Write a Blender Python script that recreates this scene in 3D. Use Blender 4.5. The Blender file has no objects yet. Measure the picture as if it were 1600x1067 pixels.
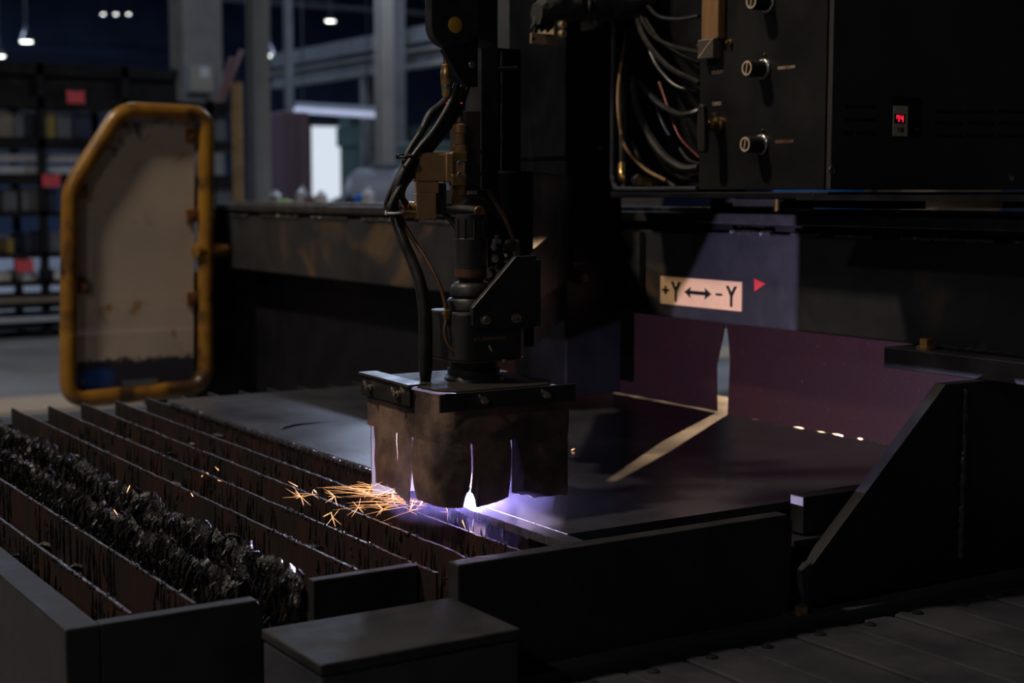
import bpy, bmesh, math, random
from mathutils import Vector, Matrix, noise
random.seed(7)
R = math.radians
scene = bpy.context.scene
col = scene.collection

# ------------------------------------------------------------------ camera, world, exposure
F, PITCH, YAW, CZ = 2344.0, math.atan(233.5 / 2344.0), R(32.5), 1.186
cd = bpy.data.cameras.new('camera'); cam = bpy.data.objects.new('camera', cd); col.objects.link(cam)
cam.location = (0, 0, CZ); cam.rotation_euler = (R(90) - PITCH, 0, -YAW)
cd.sensor_width = 36; cd.lens = 36 * F / 1600; cd.clip_start = .05; cd.clip_end = 200
cd.dof.use_dof = True; cd.dof.focus_distance = 2.24; cd.dof.aperture_fstop = 4.4
scene.camera = cam
vs = scene.view_settings
vs.view_transform = 'Standard'; vs.look = 'None'; vs.gamma = 1; vs.use_curve_mapping = False
vs.exposure = 0.0
w = bpy.data.worlds.new('daylight'); scene.world = w; w.use_nodes = True
w.node_tree.nodes['Background'].inputs[0].default_value = (.80, .88, 1, 1)
w.node_tree.nodes['Background'].inputs[1].default_value = 0.85      # overcast daylight, seen through the open doorway

def light(name, kind, loc, power, color, size=.1, aim=None, spot=None, blend=.3):
    d = bpy.data.lights.new(name, kind); o = bpy.data.objects.new(name, d); col.objects.link(o)
    o.location = loc; d.energy = power; d.color = color
    if kind == 'AREA': d.shape = 'DISK'; d.size = size
    else: d.shadow_soft_size = size
    if spot: d.spot_size = R(spot); d.spot_blend = blend
    if aim is not None: o.rotation_euler = (Vector(aim) - Vector(loc)).to_track_quat('-Z', 'Y').to_euler()
    return o

ARC = Vector((1.1665, 1.945, .7205))
light('arc_light', 'POINT', (ARC.x, ARC.y, .7133), 38, (.72, .62, 1.0), .0011)
FLOOD = Vector((3.72, 3.63, 1.31))
light('flood_light', 'SPOT', FLOOD, 4200, (1, .66, .36), .014, (2.1, 2.42, .73), 25, .25)
KEY_LAMPS = [  # hall lamps and an added fill that light the machine: position, watts, colour
    ((-2.2, 3.6, 7.0), 300, (1, .84, .66)),
    ((-6.0, -1.0, 6.0), 100, (1, .93, .86)),  # added fill that brightens the guard sheet and front faces
    ((9.4, 7.5, 7.0), 230, (.66, .78, 1)),
    ((4.0, 13.0, 7.0), 50, (.80, .86, 1)),
    ((-3.0, 11.0, 7.0), 45, (.85, .90, 1)),
    ((10.0, 19.0, 7.0), 300, (.60, .72, 1)),
    ((2.0, 22.0, 7.0), 250, (.60, .72, 1)),
    ((17.0, 29.0, 7.0), 520, (.50, .66, 1)),
    ((6.0, 33.0, 7.0), 520, (.50, .66, 1)),
]

# ------------------------------------------------------------------ measuring helpers (photo pixel -> place on a known plane)
_fw = Vector((math.sin(YAW) * math.cos(PITCH), math.cos(YAW) * math.cos(PITCH), -math.sin(PITCH)))
_rt = Vector((math.cos(YAW), -math.sin(YAW), 0)); _up = _rt.cross(_fw); _C = Vector((0, 0, CZ))
def ray(x, y): return _fw * F + _rt * (x - 800) + _up * (533.5 - y)
def at(x, y, d): return _C + ray(x, y) * (d / F)
def onp(x, y, i, v):
    r = ray(x, y); return _C + r * ((v - _C[i]) / r[i])
def onx(x, y, v): return onp(x, y, 0, v)
def ony(x, y, v): return onp(x, y, 1, v)
def onz(x, y, v): return onp(x, y, 2, v)

# ------------------------------------------------------------------ materials
MATS = {}
def nd(nt, t, **k):
    n = nt.nodes.new(t)
    for a, b in k.items(): setattr(n, a, b)
    return n
def mat(name, c1, c2=None, rough=.5, metal=0, scale=20, detail=6, lo=.4, hi=.6, bump=0, bscale=None, stretch=(1, 1, 1),
        emit=None, estr=0, spec=.5, rvar=.12, c3=None, s3=4, lo3=.55, hi3=.7, coat=0):
    m = bpy.data.materials.new(name); m.use_nodes = True; nt = m.node_tree; b = nt.nodes['Principled BSDF']
    b.inputs['Base Color'].default_value = (*c1, 1); b.inputs['Roughness'].default_value = rough
    b.inputs['Metallic'].default_value = metal; b.inputs['Specular IOR Level'].default_value = spec
    if coat: b.inputs['Coat Weight'].default_value = coat
    L = nt.links.new
    if c2 or bump:
        tc = nd(nt, 'ShaderNodeTexCoord'); mp = nd(nt, 'ShaderNodeMapping'); mp.inputs['Scale'].default_value = stretch
        L(tc.outputs['Object'], mp.inputs['Vector'])
    if c2:
        n = nd(nt, 'ShaderNodeTexNoise'); n.inputs['Scale'].default_value = scale; n.inputs['Detail'].default_value = detail
        n.inputs['Roughness'].default_value = .62
        L(mp.outputs[0], n.inputs['Vector'])
        r = nd(nt, 'ShaderNodeValToRGB'); e = r.color_ramp.elements
        e[0].position = lo; e[0].color = (*c1, 1); e[1].position = hi; e[1].color = (*c2, 1)
        L(n.outputs['Fac'], r.inputs['Fac']); out = r.outputs['Color']
        if c3:
            n3 = nd(nt, 'ShaderNodeTexNoise'); n3.inputs['Scale'].default_value = s3; n3.inputs['Detail'].default_value = 7
            n3.inputs['Distortion'].default_value = .6
            L(mp.outputs[0], n3.inputs['Vector'])
            r3 = nd(nt, 'ShaderNodeMapRange'); r3.inputs[1].default_value = lo3; r3.inputs[2].default_value = hi3
            L(n3.outputs['Fac'], r3.inputs[0])
            mx = nd(nt, 'ShaderNodeMix', data_type='RGBA'); L(r3.outputs[0], mx.inputs[0]); L(out, mx.inputs[6]); mx.inputs[7].default_value = (*c3, 1)
            out = mx.outputs[2]
        L(out, b.inputs['Base Color'])
        mr = nd(nt, 'ShaderNodeMapRange'); mr.inputs[1].default_value = .3; mr.inputs[2].default_value = .7
        mr.inputs[3].default_value = max(.02, rough - rvar); mr.inputs[4].default_value = min(1, rough + rvar)
        L(n.outputs['Fac'], mr.inputs[0]); L(mr.outputs[0], b.inputs['Roughness'])
    if bump:
        n2 = nd(nt, 'ShaderNodeTexNoise'); n2.inputs['Scale'].default_value = bscale or scale * 3; n2.inputs['Detail'].default_value = 5
        L(mp.outputs[0], n2.inputs['Vector'])
        bp = nd(nt, 'ShaderNodeBump'); bp.inputs['Strength'].default_value = bump; bp.inputs['Distance'].default_value = .004
        L(n2.outputs['Fac'], bp.inputs['Height']); L(bp.outputs[0], b.inputs['Normal'])
    if emit:
        b.inputs['Emission Color'].default_value = (*emit, 1); b.inputs['Emission Strength'].default_value = estr
    MATS[name] = m; return m

mat('black_paint', (.008, .008, .010), (.015, .015, .018), .42, 0, 9, bump=.04, bscale=180, spec=.3)
mat('charcoal_paint', (.030, .032, .040), (.046, .048, .058), .50, 0, 7, bump=.05, bscale=160, spec=.3)
mat('door_paint', (.050, .047, .045), (.060, .056, .054), .45, 0, 5, bump=.03, bscale=220, spec=.3)
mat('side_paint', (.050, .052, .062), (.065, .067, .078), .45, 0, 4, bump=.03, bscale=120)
mat('panel_paint', (.014, .0135, .0135), (.019, .0185, .018), .45, 0, 5, bump=.03, bscale=220, spec=.3)
mat('column_paint', (.0045, .0045, .006), (.007, .007, .0085), .42, 0, 6, bump=.03, bscale=120, spec=.2)
mat('beam_paint', (.027, .027, .031), (.040, .040, .044), .42, 0, 6, c3=(.125, .082, .050), s3=3.2, lo3=.55, hi3=.66, bump=.05, bscale=90, spec=.35)
mat('end_plate_paint', (.017, .017, .020), (.029, .028, .031), .55, 0, 14, bump=.12, bscale=70, spec=.3)
mat('mill_scale', (.036, .036, .046), (.054, .054, .066), .24, .12, 5, rvar=.05, bump=.012, bscale=240, spec=.35)
mat('cut_steel', (.55, .54, .55), (.30, .29, .30), .32, .9, 60, bump=.2, bscale=300, stretch=(1, 3, .4))
mat('slat_rust', (.050, .023, .018), (.011, .009, .0095), .58, .15, 9, lo=.36, hi=.64, stretch=(1, 1.4, .35), bump=.25, bscale=60)
mat('drip_slag', (.035, .028, .027), (.075, .068, .070), .30, .4, 50, bump=.3, bscale=200)
mat('slat_edge', (.16, .15, .155), (.05, .045, .045), .36, .7, 60)  # top faces brighter than the blades, standing in for grazing arc light
mat('curtain_shaded', (.0065, .0065, .010), (.009, .009, .013), .6, 0, 8, spec=.2)  # darker copy of the curtain rubber, with the shade put into its colour
mat('slag', (.012, .011, .012), (.085, .080, .085), .24, .5, 70, lo=.45, hi=.7, bump=.6, bscale=240, c3=(.09, .055, .03), s3=9, lo3=.62, hi3=.75)
mat('skirt_hide', (.26, .165, .125), (.050, .034, .031), .60, 0, 9, detail=10, lo=.38, hi=.60, bump=.2, bscale=120, c3=(.03, .022, .022), s3=14, lo3=.56, hi3=.70)
mat('skirt_inner_dark', (.010, .009, .009), (.018, .016, .015), .8, 0, 20, spec=.1)
mat('skirt_steel', (.050, .042, .037), (.026, .021, .019), .5, .4, 18, bump=.12, bscale=90)
mat('curtain_rubber', (.033, .012, .0125), (.026, .0095, .0105), .55, 0, 8, bump=.12, bscale=160, c3=(.10, .06, .055), s3=230, lo3=.66, hi3=.72, spec=.25)
mat('rubber', (.012, .0115, .012), (.020, .019, .020), .45, 0, 30, bump=.15, bscale=90, spec=.4)
mat('rubber_grey', (.022, .020, .019), (.030, .028, .026), .5, 0, 30, bump=.1)
mat('cable_grey', (.020, .018, .017), (.028, .026, .024), .42, 0, 30, bump=.1)
mat('slide_cover', (.060, .050, .043), (.075, .063, .054), .45, .2, 12)
mat('torch_black', (.018, .017, .019), (.028, .027, .029), .42, 0, 18, bump=.05, bscale=120, spec=.4)
mat('brass', (.52, .34, .13), (.36, .22, .08), .34, .9, 40)
mat('copper_paint', (.37, .215, .105), (.31, .175, .082), .5, .15, 22, bump=.05, bscale=120)
mat('copper_tube', (.17, .085, .055), (.11, .055, .038), .42, .5, 40)
mat('bracket_zinc', (.62, .46, .28), (.54, .40, .24), .45, .2, 30)
mat('steel', (.46, .45, .44), (.30, .29, .28), .32, .9, 40)
mat('dark_steel', (.13, .125, .125), (.08, .078, .078), .38, .7, 30)
mat('bolt_steel', (.50, .42, .36), (.34, .28, .24), .35, .85, 60)
mat('yellow_paint', (.34, .170, .020), (.24, .105, .014), .34, 0, 7, c3=(.05, .026, .012), s3=8, lo3=.50, hi3=.64, bump=.06, bscale=60, coat=.25)
mat('yellow_dot', (.62, .36, .03), (.52, .29, .025), .5, 0, 30)
mat('rust_tab', (.24, .095, .028), (.12, .045, .018), .6, .1, 60)
mat('sign_cream', (.80, .52, .30), (.74, .47, .26), .5, 0, 30)
mat('ink', (.004, .004, .004), None, .55)
mat('red_sticker', (.62, .05, .05), None, .45)
mat('label_print', (.62, .48, .34), None, .5)
mat('red_print', (.30, .15, .11), None, .5)
mat('ivory', (.62, .55, .44), (.56, .50, .40), .5, 0, 20)
mat('led_red', (.3, .01, .02), None, .4, emit=(1, .02, .06), estr=1.8)
mat('indicator_red', (.3, .01, .02), None, .4, emit=(1, .02, .10), estr=.5)
mat('arc_plasma', (1, 1, 1), None, .5, emit=(.80, .78, 1), estr=60)
mat('spark_hot', (1, .5, .2), None, .5, emit=(1, .46, .20), estr=1.7)
mat('molten', (1, .7, .4), None, .5, emit=(1, .80, .74), estr=2.4)
mat('concrete', (.17, .17, .175), (.215, .215, .22), .62, 0, 2.2, bump=.05, bscale=30)
mat('floor_board', (.46, .36, .24), (.40, .31, .20), .6, 0, 6)
mat('wall_navy', (.045, .070, .135), (.065, .095, .17), .6, 0, 1.2)
mat('ceiling_dark', (.03, .036, .05), (.045, .052, .07), .7, 0, 1.0)
mat('hall_steel', (.19, .19, .185), (.25, .25, .24), .55, 0, 2.5)
mat('hall_steel_warm', (.30, .28, .235), (.36, .33, .28), .55, 0, 2.5)
mat('rack_black', (.008, .008, .009), (.013, .013, .014), .5, 0, 6, spec=.25)
mat('box_tan', (.24, .20, .16), (.20, .165, .13), .7, 0, 9)
mat('box_grey', (.13, .14, .16), (.10, .11, .13), .6, 0, 9)
mat('box_blue', (.020, .026, .06), (.024, .032, .07), .5, 0, 9)
mat('box_yellow', (.30, .22, .06), (.26, .19, .05), .5, 0, 9)
mat('bar_silver', (.62, .66, .74), (.50, .53, .60), .3, .2, 12)
mat('tag_red', (.70, .09, .11), None, .5, 0)
mat('machine_green', (.10, .16, .13), (.075, .125, .10), .5, 0, 2)
mat('machine_grey', (.22, .24, .29), (.18, .20, .24), .5, 0, 2)
mat('pipe_pink', (.16, .09, .10), None, .5)
mat('yellow_pole', (.30, .21, .10), (.2, .14, .07), .6, 0, 12)
mat('lamp_lens', (1, 1, 1), None, .4, emit=(.96, 1, .96), estr=9)
mat('tube_lens', (1, 1, 1), None, .4, emit=(.62, .68, 1), estr=.42)
mat('white_enamel', (.70, .71, .72), (.62, .63, .64), .4, 0, 12)
mat('lime_plastic', (.35, .55, .08), None, .5)
mat('red_wire', (.16, .010, .014), None, .45)
mat('blue_tarp', (.02, .16, .62), None, .5)
mat('cloth_black', (.030, .028, .028), (.045, .042, .042), .75, 0, 50, bump=.3, bscale=300)
mat('wood', (.36, .20, .085), (.26, .14, .058), .55, 0, 12, stretch=(6, 6, .6))

def guard_sheet_material():
    m = bpy.data.materials.new('guard_sheet'); m.use_nodes = True; nt = m.node_tree; b = nt.nodes['Principled BSDF']; L = nt.links.new
    tc = nd(nt, 'ShaderNodeTexCoord'); sep = nd(nt, 'ShaderNodeSeparateXYZ'); L(tc.outputs['Object'], sep.inputs[0])
    def nz(scale, det=6):
        n = nd(nt, 'ShaderNodeTexNoise'); n.inputs['Scale'].default_value = scale; n.inputs['Detail'].default_value = det; L(tc.outputs['Object'], n.inputs['Vector']); return n.outputs['Fac']
    def math_(op, a, bb):
        n = nd(nt, 'ShaderNodeMath', operation=op)
        for i, v in enumerate((a, bb)):
            if isinstance(v, (int, float)): n.inputs[i].default_value = v
            else: L(v, n.inputs[i])
        return n.outputs[0]
    def rng(v, a, bb):
        n = nd(nt, 'ShaderNodeMapRange'); n.inputs[1].default_value = a; n.inputs[2].default_value = bb; L(v, n.inputs[0]); return n.outputs[0]
    def mix(f, c, d):
        n = nd(nt, 'ShaderNodeMix', data_type='RGBA'); L(f, n.inputs[0])
        for i, v in ((6, c), (7, d)):
            if isinstance(v, tuple): n.inputs[i].default_value = (*v, 1)
            else: L(v, n.inputs[i])
        return n.outputs[2]
    base = mix(rng(nz(5), .35, .65), (.60, .49, .40), (.50, .41, .34))
    base = mix(rng(nz(9), .60, .70), base, (.40, .22, .10))                         # rust blooms
    z, x = sep.outputs['Z'], sep.outputs['X']
    soot = rng(math_('ADD', math_('ADD', z, math_('MULTIPLY', x, -.55)), math_('MULTIPLY', nz(26, 10), .55)), .99, 1.09)   # scorched top-left corner
    base = mix(soot, base, (.085, .085, .10))
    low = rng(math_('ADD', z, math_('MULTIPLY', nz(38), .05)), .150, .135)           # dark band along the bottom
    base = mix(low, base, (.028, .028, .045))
    blue = math_('MULTIPLY', rng(math_('ADD', x, math_('MULTIPLY', nz(10), .16)), .27, .18), rng(math_('ADD', z, math_('MULTIPLY', nz(14), .05)), .118, .100))
    base = mix(blue, base, (.01, .07, .34))                                         # blue patch in the corner
    L(base, b.inputs['Base Color']); b.inputs['Roughness'].default_value = .55; b.inputs['Metallic'].default_value = .15
    MATS['guard_sheet'] = m
guard_sheet_material()

# ------------------------------------------------------------------ mesh helpers
class MB:
    def __init__(s): s.v = []; s.f = []; s.sm = []
    def add(s, vs_, fs, smooth=False):
        n = len(s.v); s.v += [tuple(p) for p in vs_]; s.f += [[i + n for i in f] for f in fs]; s.sm += [smooth] * len(fs); return s
    def box(s, a, b):
        x0, x1 = sorted((a[0], b[0])); y0, y1 = sorted((a[1], b[1])); z0, z1 = sorted((a[2], b[2]))
        return s.add([(x0, y0, z0), (x1, y0, z0), (x1, y1, z0), (x0, y1, z0), (x0, y0, z1), (x1, y0, z1), (x1, y1, z1), (x0, y1, z1)],
                     [(0, 3, 2, 1), (4, 5, 6, 7), (0, 1, 5, 4), (1, 2, 6, 5), (2, 3, 7, 6), (3, 0, 4, 7)])
    def obox(s, c, ax, ay, az):          # oriented box: centre and three half-axis vectors
        c, ax, ay, az = map(Vector, (c, ax, ay, az)); vs_ = []
        for k in (-1, 1):
            for i, j in ((-1, -1), (1, -1), (1, 1), (-1, 1)): vs_.append(c + ax * i + ay * j + az * k)
        return s.add(vs_, [(0, 3, 2, 1), (4, 5, 6, 7), (0, 1, 5, 4), (1, 2, 6, 5), (2, 3, 7, 6), (3, 0, 4, 7)])
    def prism(s, poly, d):               # planar polygon (3-D points) extruded by vector d
        n = len(poly); d = Vector(d); p = [Vector(q) for q in poly]
        return s.add(p + [q + d for q in p], [list(range(n))[::-1], list(range(n, 2 * n))] + [(i, (i + 1) % n, n + (i + 1) % n, n + i) for i in range(n)])
    def cyl(s, a, b, r, r2=None, n=16, cap=True):
        return s.tube([a, b], [r, r if r2 is None else r2], n, cap)
    def tube(s, pts, r, n=10, cap=True):
        pts = [Vector(p) for p in pts]; m = len(pts)
        rr = r if isinstance(r, (list, tuple)) else [r] * m
        t0 = (pts[1] - pts[0]).normalized(); u = t0.orthogonal().normalized(); vs_ = []
        for i, p in enumerate(pts):
            t = ((pts[min(i + 1, m - 1)] - pts[max(i - 1, 0)])).normalized()
            u = (u - t * u.dot(t)).normalized(); w_ = t.cross(u)
            for k in range(n):
                a = 2 * math.pi * k / n; vs_.append(p + (u * math.cos(a) + w_ * math.sin(a)) * rr[i])
        fs = [(i * n + k, i * n + (k + 1) % n, (i + 1) * n + (k + 1) % n, (i + 1) * n + k) for i in range(m - 1) for k in range(n)]
        s.add(vs_, fs, True)
        if cap:
            b_ = len(s.v) - m * n
            s.f += [[b_ + k for k in range(n)][::-1], [b_ + (m - 1) * n + k for k in range(n)]]; s.sm += [False, False]
        return s
    def lathe(s, o, axis, prof, n=28):   # prof: (radius, distance along axis)
        o = Vector(o); t = Vector(axis).normalized(); u = t.orthogonal().normalized(); w_ = t.cross(u); vs_ = []
        for r, h in prof:
            for k in range(n):
                a = 2 * math.pi * k / n; vs_.append(o + t * h + (u * math.cos(a) + w_ * math.sin(a)) * max(r, 1e-5))
        m = len(prof)
        s.add(vs_, [(i * n + k, i * n + (k + 1) % n, (i + 1) * n + (k + 1) % n, (i + 1) * n + k) for i in range(m - 1) for k in range(n)], True)
        b_ = len(s.v) - m * n
        s.f += [[b_ + k for k in range(n)][::-1], [b_ + (m - 1) * n + k for k in range(n)]]; s.sm += [False, False]
        return s
    def build(s, name, m, parent=None, bevel=0, org=None):
        me = bpy.data.meshes.new(name); o = bpy.data.objects.new(name, me); col.objects.link(o)
        off = Vector((0, 0, 0))
        if org is not None: off = Vector(org)
        elif parent is not None: off = wloc(parent)
        me.from_pydata([tuple(Vector(p) - off) for p in s.v], [], s.f); me.update()
        bm = bmesh.new(); bm.from_mesh(me); bmesh.ops.recalc_face_normals(bm, faces=bm.faces); bm.to_mesh(me); bm.free()
        me.polygons.foreach_set('use_smooth', s.sm[:len(me.polygons)])
        if any(s.sm):
            try: me.set_sharp_from_angle(angle=R(40))
            except Exception: pass
        me.materials.append(MATS[m])
        if parent is not None: o.parent = parent
        elif org is not None: o.location = off
        if bevel:
            b = o.modifiers.new('edge', 'BEVEL'); b.width = bevel; b.segments = 2; b.limit_method = 'ANGLE'; b.angle_limit = R(50)
        return o
def wloc(o):
    v = Vector(o.location)
    while o.parent is not None: o = o.parent; v = v + Vector(o.location)
    return v
def tag(o, label=None, cat=None, group=None, kind=None):
    if label: o['label'] = label
    if cat: o['category'] = cat
    if group: o['group'] = group
    if kind: o['kind'] = kind
    return o
def thing(name, loc, label, cat, group=None):
    o = bpy.data.objects.new(name, None); col.objects.link(o); o.location = loc; o.empty_display_size = .05
    return tag(o, label, cat, group)
def smooth_path(pts, n=8):
    p = [Vector(q) for q in pts]; p = [p[0] * 2 - p[1]] + p + [p[-1] * 2 - p[-2]]; out = []
    for i in range(1, len(p) - 2):
        for k in range(n):
            t = k / n; a, b, c, d = p[i - 1:i + 3]
            out.append(.5 * ((2 * b) + (c - a) * t + (2 * a - 5 * b + 4 * c - d) * t * t + (3 * b - a - 3 * c + d) * t ** 3))
    out.append(p[-2]); return out
def text(name, body, m, parent, loc, xdir, updir, height, squeeze=1.0, depth=.0006, align='LEFT', bold=0):
    cu = bpy.data.curves.new(name, 'FONT'); cu.body = body; cu.size = height / .72; cu.extrude = depth; cu.align_x = align; cu.offset = bold
    t = bpy.data.objects.new('tmp_text', cu); col.objects.link(t)
    me = bpy.data.meshes.new_from_object(t.evaluated_get(bpy.context.evaluated_depsgraph_get())); bpy.data.objects.remove(t)
    x = Vector(xdir).normalized(); y = Vector(updir).normalized(); z = x.cross(y)
    M = Matrix((x * squeeze, y, z)).transposed().to_4x4(); M.translation = Vector(loc) - wloc(parent)
    me.transform(M); me.materials.clear(); me.materials.append(MATS[m])
    o = bpy.data.objects.new(name, me); col.objects.link(o); o.parent = parent; return o
def hexbolt(parent, c, nrm, r, h, m='bolt_steel', name='bolt', washer=True):
    c = Vector(c); nrm = Vector(nrm).normalized(); b = MB()
    if washer: b.cyl(c, c + nrm * h * .25, r * 1.35, n=18)
    b.tube([c + nrm * h * .25, c + nrm * h], r, 6)
    return b.build(name, m, parent)
def capscrew(parent, c, nrm, r, m='bolt_steel', name='screw'):
    c = Vector(c); nrm = Vector(nrm).normalized()
    return MB().lathe(c, nrm, [(r, 0), (r, r * .5), (r * .86, r * .62), (r * .5, r * .62), (r * .45, r * .2), (0, r * .2)], 18).build(name, m, parent)
def weld(parent, a, b, r, m='dark_steel', step=.006, name='weld_bead'):
    a, b = Vector(a), Vector(b); n = max(4, int((b - a).length / step)); pts = []; rr = []
    for i in range(n + 1):
        pts.append(a.lerp(b, i / n) + Vector([random.uniform(-1, 1) * r * .25 for _ in range(3)])); rr.append(r * random.uniform(.55, 1.15))
    return MB().tube(pts, rr, 6).build(name, m, parent)

# ================================================================== THE HALL
X0, X1, Y0, Y1, ZC = -16, 36, -12, 46, 8.0
def struct(name, mb, m): return tag(mb.build(name, m), kind='structure')
struct('floor', MB().box((X0, Y0, -.2), (X1, Y1, 0)), 'concrete')
struct('ceiling', MB().box((X0, Y0, ZC), (X1, Y1, ZC + .2)), 'ceiling_dark')
struct('wall_left', MB().box((X0 - .3, Y0, 0), (X0, Y1, ZC)), 'wall_navy')
struct('wall_front', MB().box((X0, Y0 - .3, 0), (X1, Y0, ZC)), 'wall_navy')
struct('wall_right', MB().box((X1, Y0, 0), (X1 + .3, Y1, ZC)), 'wall_navy')
# back wall with the open doorway
dl, dr = ony(487, 300, Y1).x, ony(541, 300, Y1).x
dt = ony(510, 197, Y1).z
struct('wall_back', MB().box((X0, Y1, 0), (dl, Y1 + .3, ZC)).box((dr, Y1, 0), (X1, Y1 + .3, ZC)).box((dl, Y1, dt), (dr, Y1 + .3, ZC)), 'wall_navy')
door = thing('door_1', (dl, Y1, 0), 'open doorway full of white daylight in the back wall', 'door'); door['kind'] = 'structure'
MB().box((dl - .15, Y1 - .05, 0), (dl, Y1 + .35, dt + .15)).box((dr, Y1 - .05, 0), (dr + .15, Y1 + .35, dt + .15)).box((dl - .15, Y1 - .05, dt), (dr + .15, Y1 + .35, dt + .15)).build('door_frame', 'hall_steel', door)
struct('trim_1', MB().box((-4, 8.15, 0), (9, 8.75, .012)), 'floor_board')

def lamp(loc, label, power=None, color=(1, 1, 1), size=.5, r=.22):
    t = thing('high_bay_lamp', loc, label, 'lamp', 'high bay lamps of the hall'); l = Vector(loc)
    MB().lathe(l, (0, 0, 1), [(r, 0), (r * .95, .02), (r * .55, .16), (r * .3, .2), (r * .3, .32), (.02, .34), (.02, max(.4, ZC - loc[2]))], 20).build('housing', 'dark_steel', t)
    MB().lathe(l - Vector((0, 0, .012)), (0, 0, 1), [(r * .6, 0), (r * .92, .006), (r * .92, .012)], 20).build('lens', 'lamp_lens', t)
    if power:
        d = bpy.data.lights.new('lamp_light', 'AREA'); d.shape = 'DISK'; d.size = size; d.energy = power; d.color = color
        o = bpy.data.objects.new('lamp_light', d); col.objects.link(o); o.parent = t; o.location = (0, 0, -.03)
    return t
where = ['above the front of the cutting table', 'added as fill behind the camera on the left', 'above the right of the gantry', 'over the aisle behind the storage rack', 'over the left end of the storage rack',
         'above the crane runway', 'over the rear aisle', 'near the back wall on the right', 'near the back wall on the left']
for (l, p, c), wh in zip(KEY_LAMPS, where): lamp(l, 'round high bay ceiling lamp ' + wh, p, c, .6)
for px, py, d, s in ((41, 65, 30, 'seen above the left end of the dark storage rack'), (-2, 88, 30, 'at the left edge of the picture above the rack'),
                     (516, 33, 38, 'brightest one, between the grey pillars'), (421, 87, 32, 'beside the slim grey pillar'),
                     (551, 12, 42, 'dim one at the top beside the double pillar'), (161, 22, 40, 'leftmost of three in a row over the rack'),
                     (181, 22, 40, 'middle of three in a row over the rack'), (201, 22, 40, 'rightmost of three in a row over the rack')):
    lamp(at(px, py, d), 'round white high bay lamp ' + s, r=.13 if py != 22 else .05)

def hcolumn(px, wpx, d, label, m='hall_steel', top=ZC):
    c = at(px, 300, d); hw = wpx / F * d / 2
    t = thing('steel_column', (c.x, c.y, 0), label, 'column', 'steel columns of the hall'); n = t.location
    for sgn in (-1, 1):
        MB().box((n.x - hw, n.y + sgn * hw * .9 - .012, 0), (n.x + hw, n.y + sgn * hw * .9 + .012, top)).build('flange', m, t)
    MB().box((n.x - .012, n.y - hw * .88, 0), (n.x + .012, n.y + hw * .88, top)).build('web', m, t)
    MB().box((n.x - hw * 1.4, n.y - hw * 1.4, 0), (n.x + hw * 1.4, n.y + hw * 1.4, .025)).build('base_plate', m, t)
    return t
hcolumn(311, 62, 17, 'wide grey steel column behind the dark storage rack')
hcolumn(407, 26, 19, 'slim light grey steel column right of the yellow pole', 'hall_steel_warm')
hcolumn(602, 22, 22, 'left one of the paired grey columns under the runway beam', 'hall_steel_warm')
hcolumn(622, 18, 24, 'right one of the paired grey columns under the runway beam')
hcolumn(454, 10, 26, 'thin grey post left of the bright doorway')
hcolumn(629, 9, 30, 'thin grey post right of the paired columns')
# crane runway beam along the hall
rb = thing('crane_runway_beam', (12, 25, 3.2), 'long grey crane runway beam crossing behind the paired columns', 'beam')
MB().box((11.99, 8, 3.24), (12.01, 27.5, 3.46)).build('web', 'hall_steel', rb)
MB().box((11.86, 8, 3.45), (12.14, 27.5, 3.49)).build('top_flange', 'hall_steel_warm', rb)
MB().box((11.86, 8, 3.20), (12.14, 27.5, 3.24)).build('bottom_flange', 'hall_steel_warm', rb)
for y in (11.5, 17.5, 23.5): MB().box((11.93, y, 0), (12.07, y + .14, 3.2)).build('post', 'hall_steel', rb)
MB().box((11.95, 8, 3.6), (12.05, 27.5, 3.85)).build('crane_rail', 'hall_steel', rb)
for i, y in enumerate((22, 30, 38)):
    r_ = thing('roof_truss', (0, y, 6.6), ['nearest roof truss spanning the hall', 'middle roof truss spanning the hall', 'farthest roof truss spanning the hall'][i], 'truss', 'roof trusses')
    MB().box((X0, y, 6.2), (X1, y + .12, 6.32)).build('bottom_chord', 'hall_steel', r_)
    MB().box((X0, y, 7.4), (X1, y + .12, 7.52)).build('top_chord', 'hall_steel', r_)
    for k in range(26):
        x = X0 + 2 * k
        MB().tube([(x, y + .06, 6.3 if k % 2 else 7.42), (x + 2, y + .06, 7.42 if k % 2 else 6.3)], .04, 6).build('diagonal', 'hall_steel', r_)
    MB().box((X0, y, 7.5), (X1, y + .1, ZC)).build('purlin_seat', 'ceiling_dark', r_)
# things in the hall behind the beam
a, b = at(462, 172, 27), at(588, 180, 25)
tl = thing('strip_light', (a + b) / 2, 'long bluish strip light hanging above the doorway', 'lamp')
MB().tube([a, b], .05, 10).build('tube', 'tube_lens', tl); MB().obox((a + b) / 2 + Vector((0, 0, .10)), (b - a) * .5, Vector((.02, .06, 0)), (0, 0, .04)).build('housing', 'white_enamel', tl)
for k in (.1, .9): MB().cyl(a.lerp(b, k) + Vector((0, 0, .1)), (a.lerp(b, k).x, a.lerp(b, k).y, ZC), .012, n=6).build('hanger', 'dark_steel', tl)

def boxthing(name, m, p0, p1, label, cat, group=None, trim=None, lid=True):
    p0, p1 = Vector(p0), Vector(p1); lo = Vector([min(a, b) for a, b in zip(p0, p1)]); hi = Vector([max(a, b) for a, b in zip(p0, p1)])
    t = thing(name, ((lo.x + hi.x) / 2, (lo.y + hi.y) / 2, lo.z), label, cat, group); h = hi.z - lo.z
    MB().box(lo, (hi.x, hi.y, hi.z - h * .12)).build('body', m, t, bevel=min(.01, h * .05))
    if lid: MB().box((lo.x - .004, lo.y - .004, hi.z - h * .12), (hi.x + .004, hi.y + .004, hi.z)).build('lid', trim or m, t, bevel=min(.01, h * .04))
    return t
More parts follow.
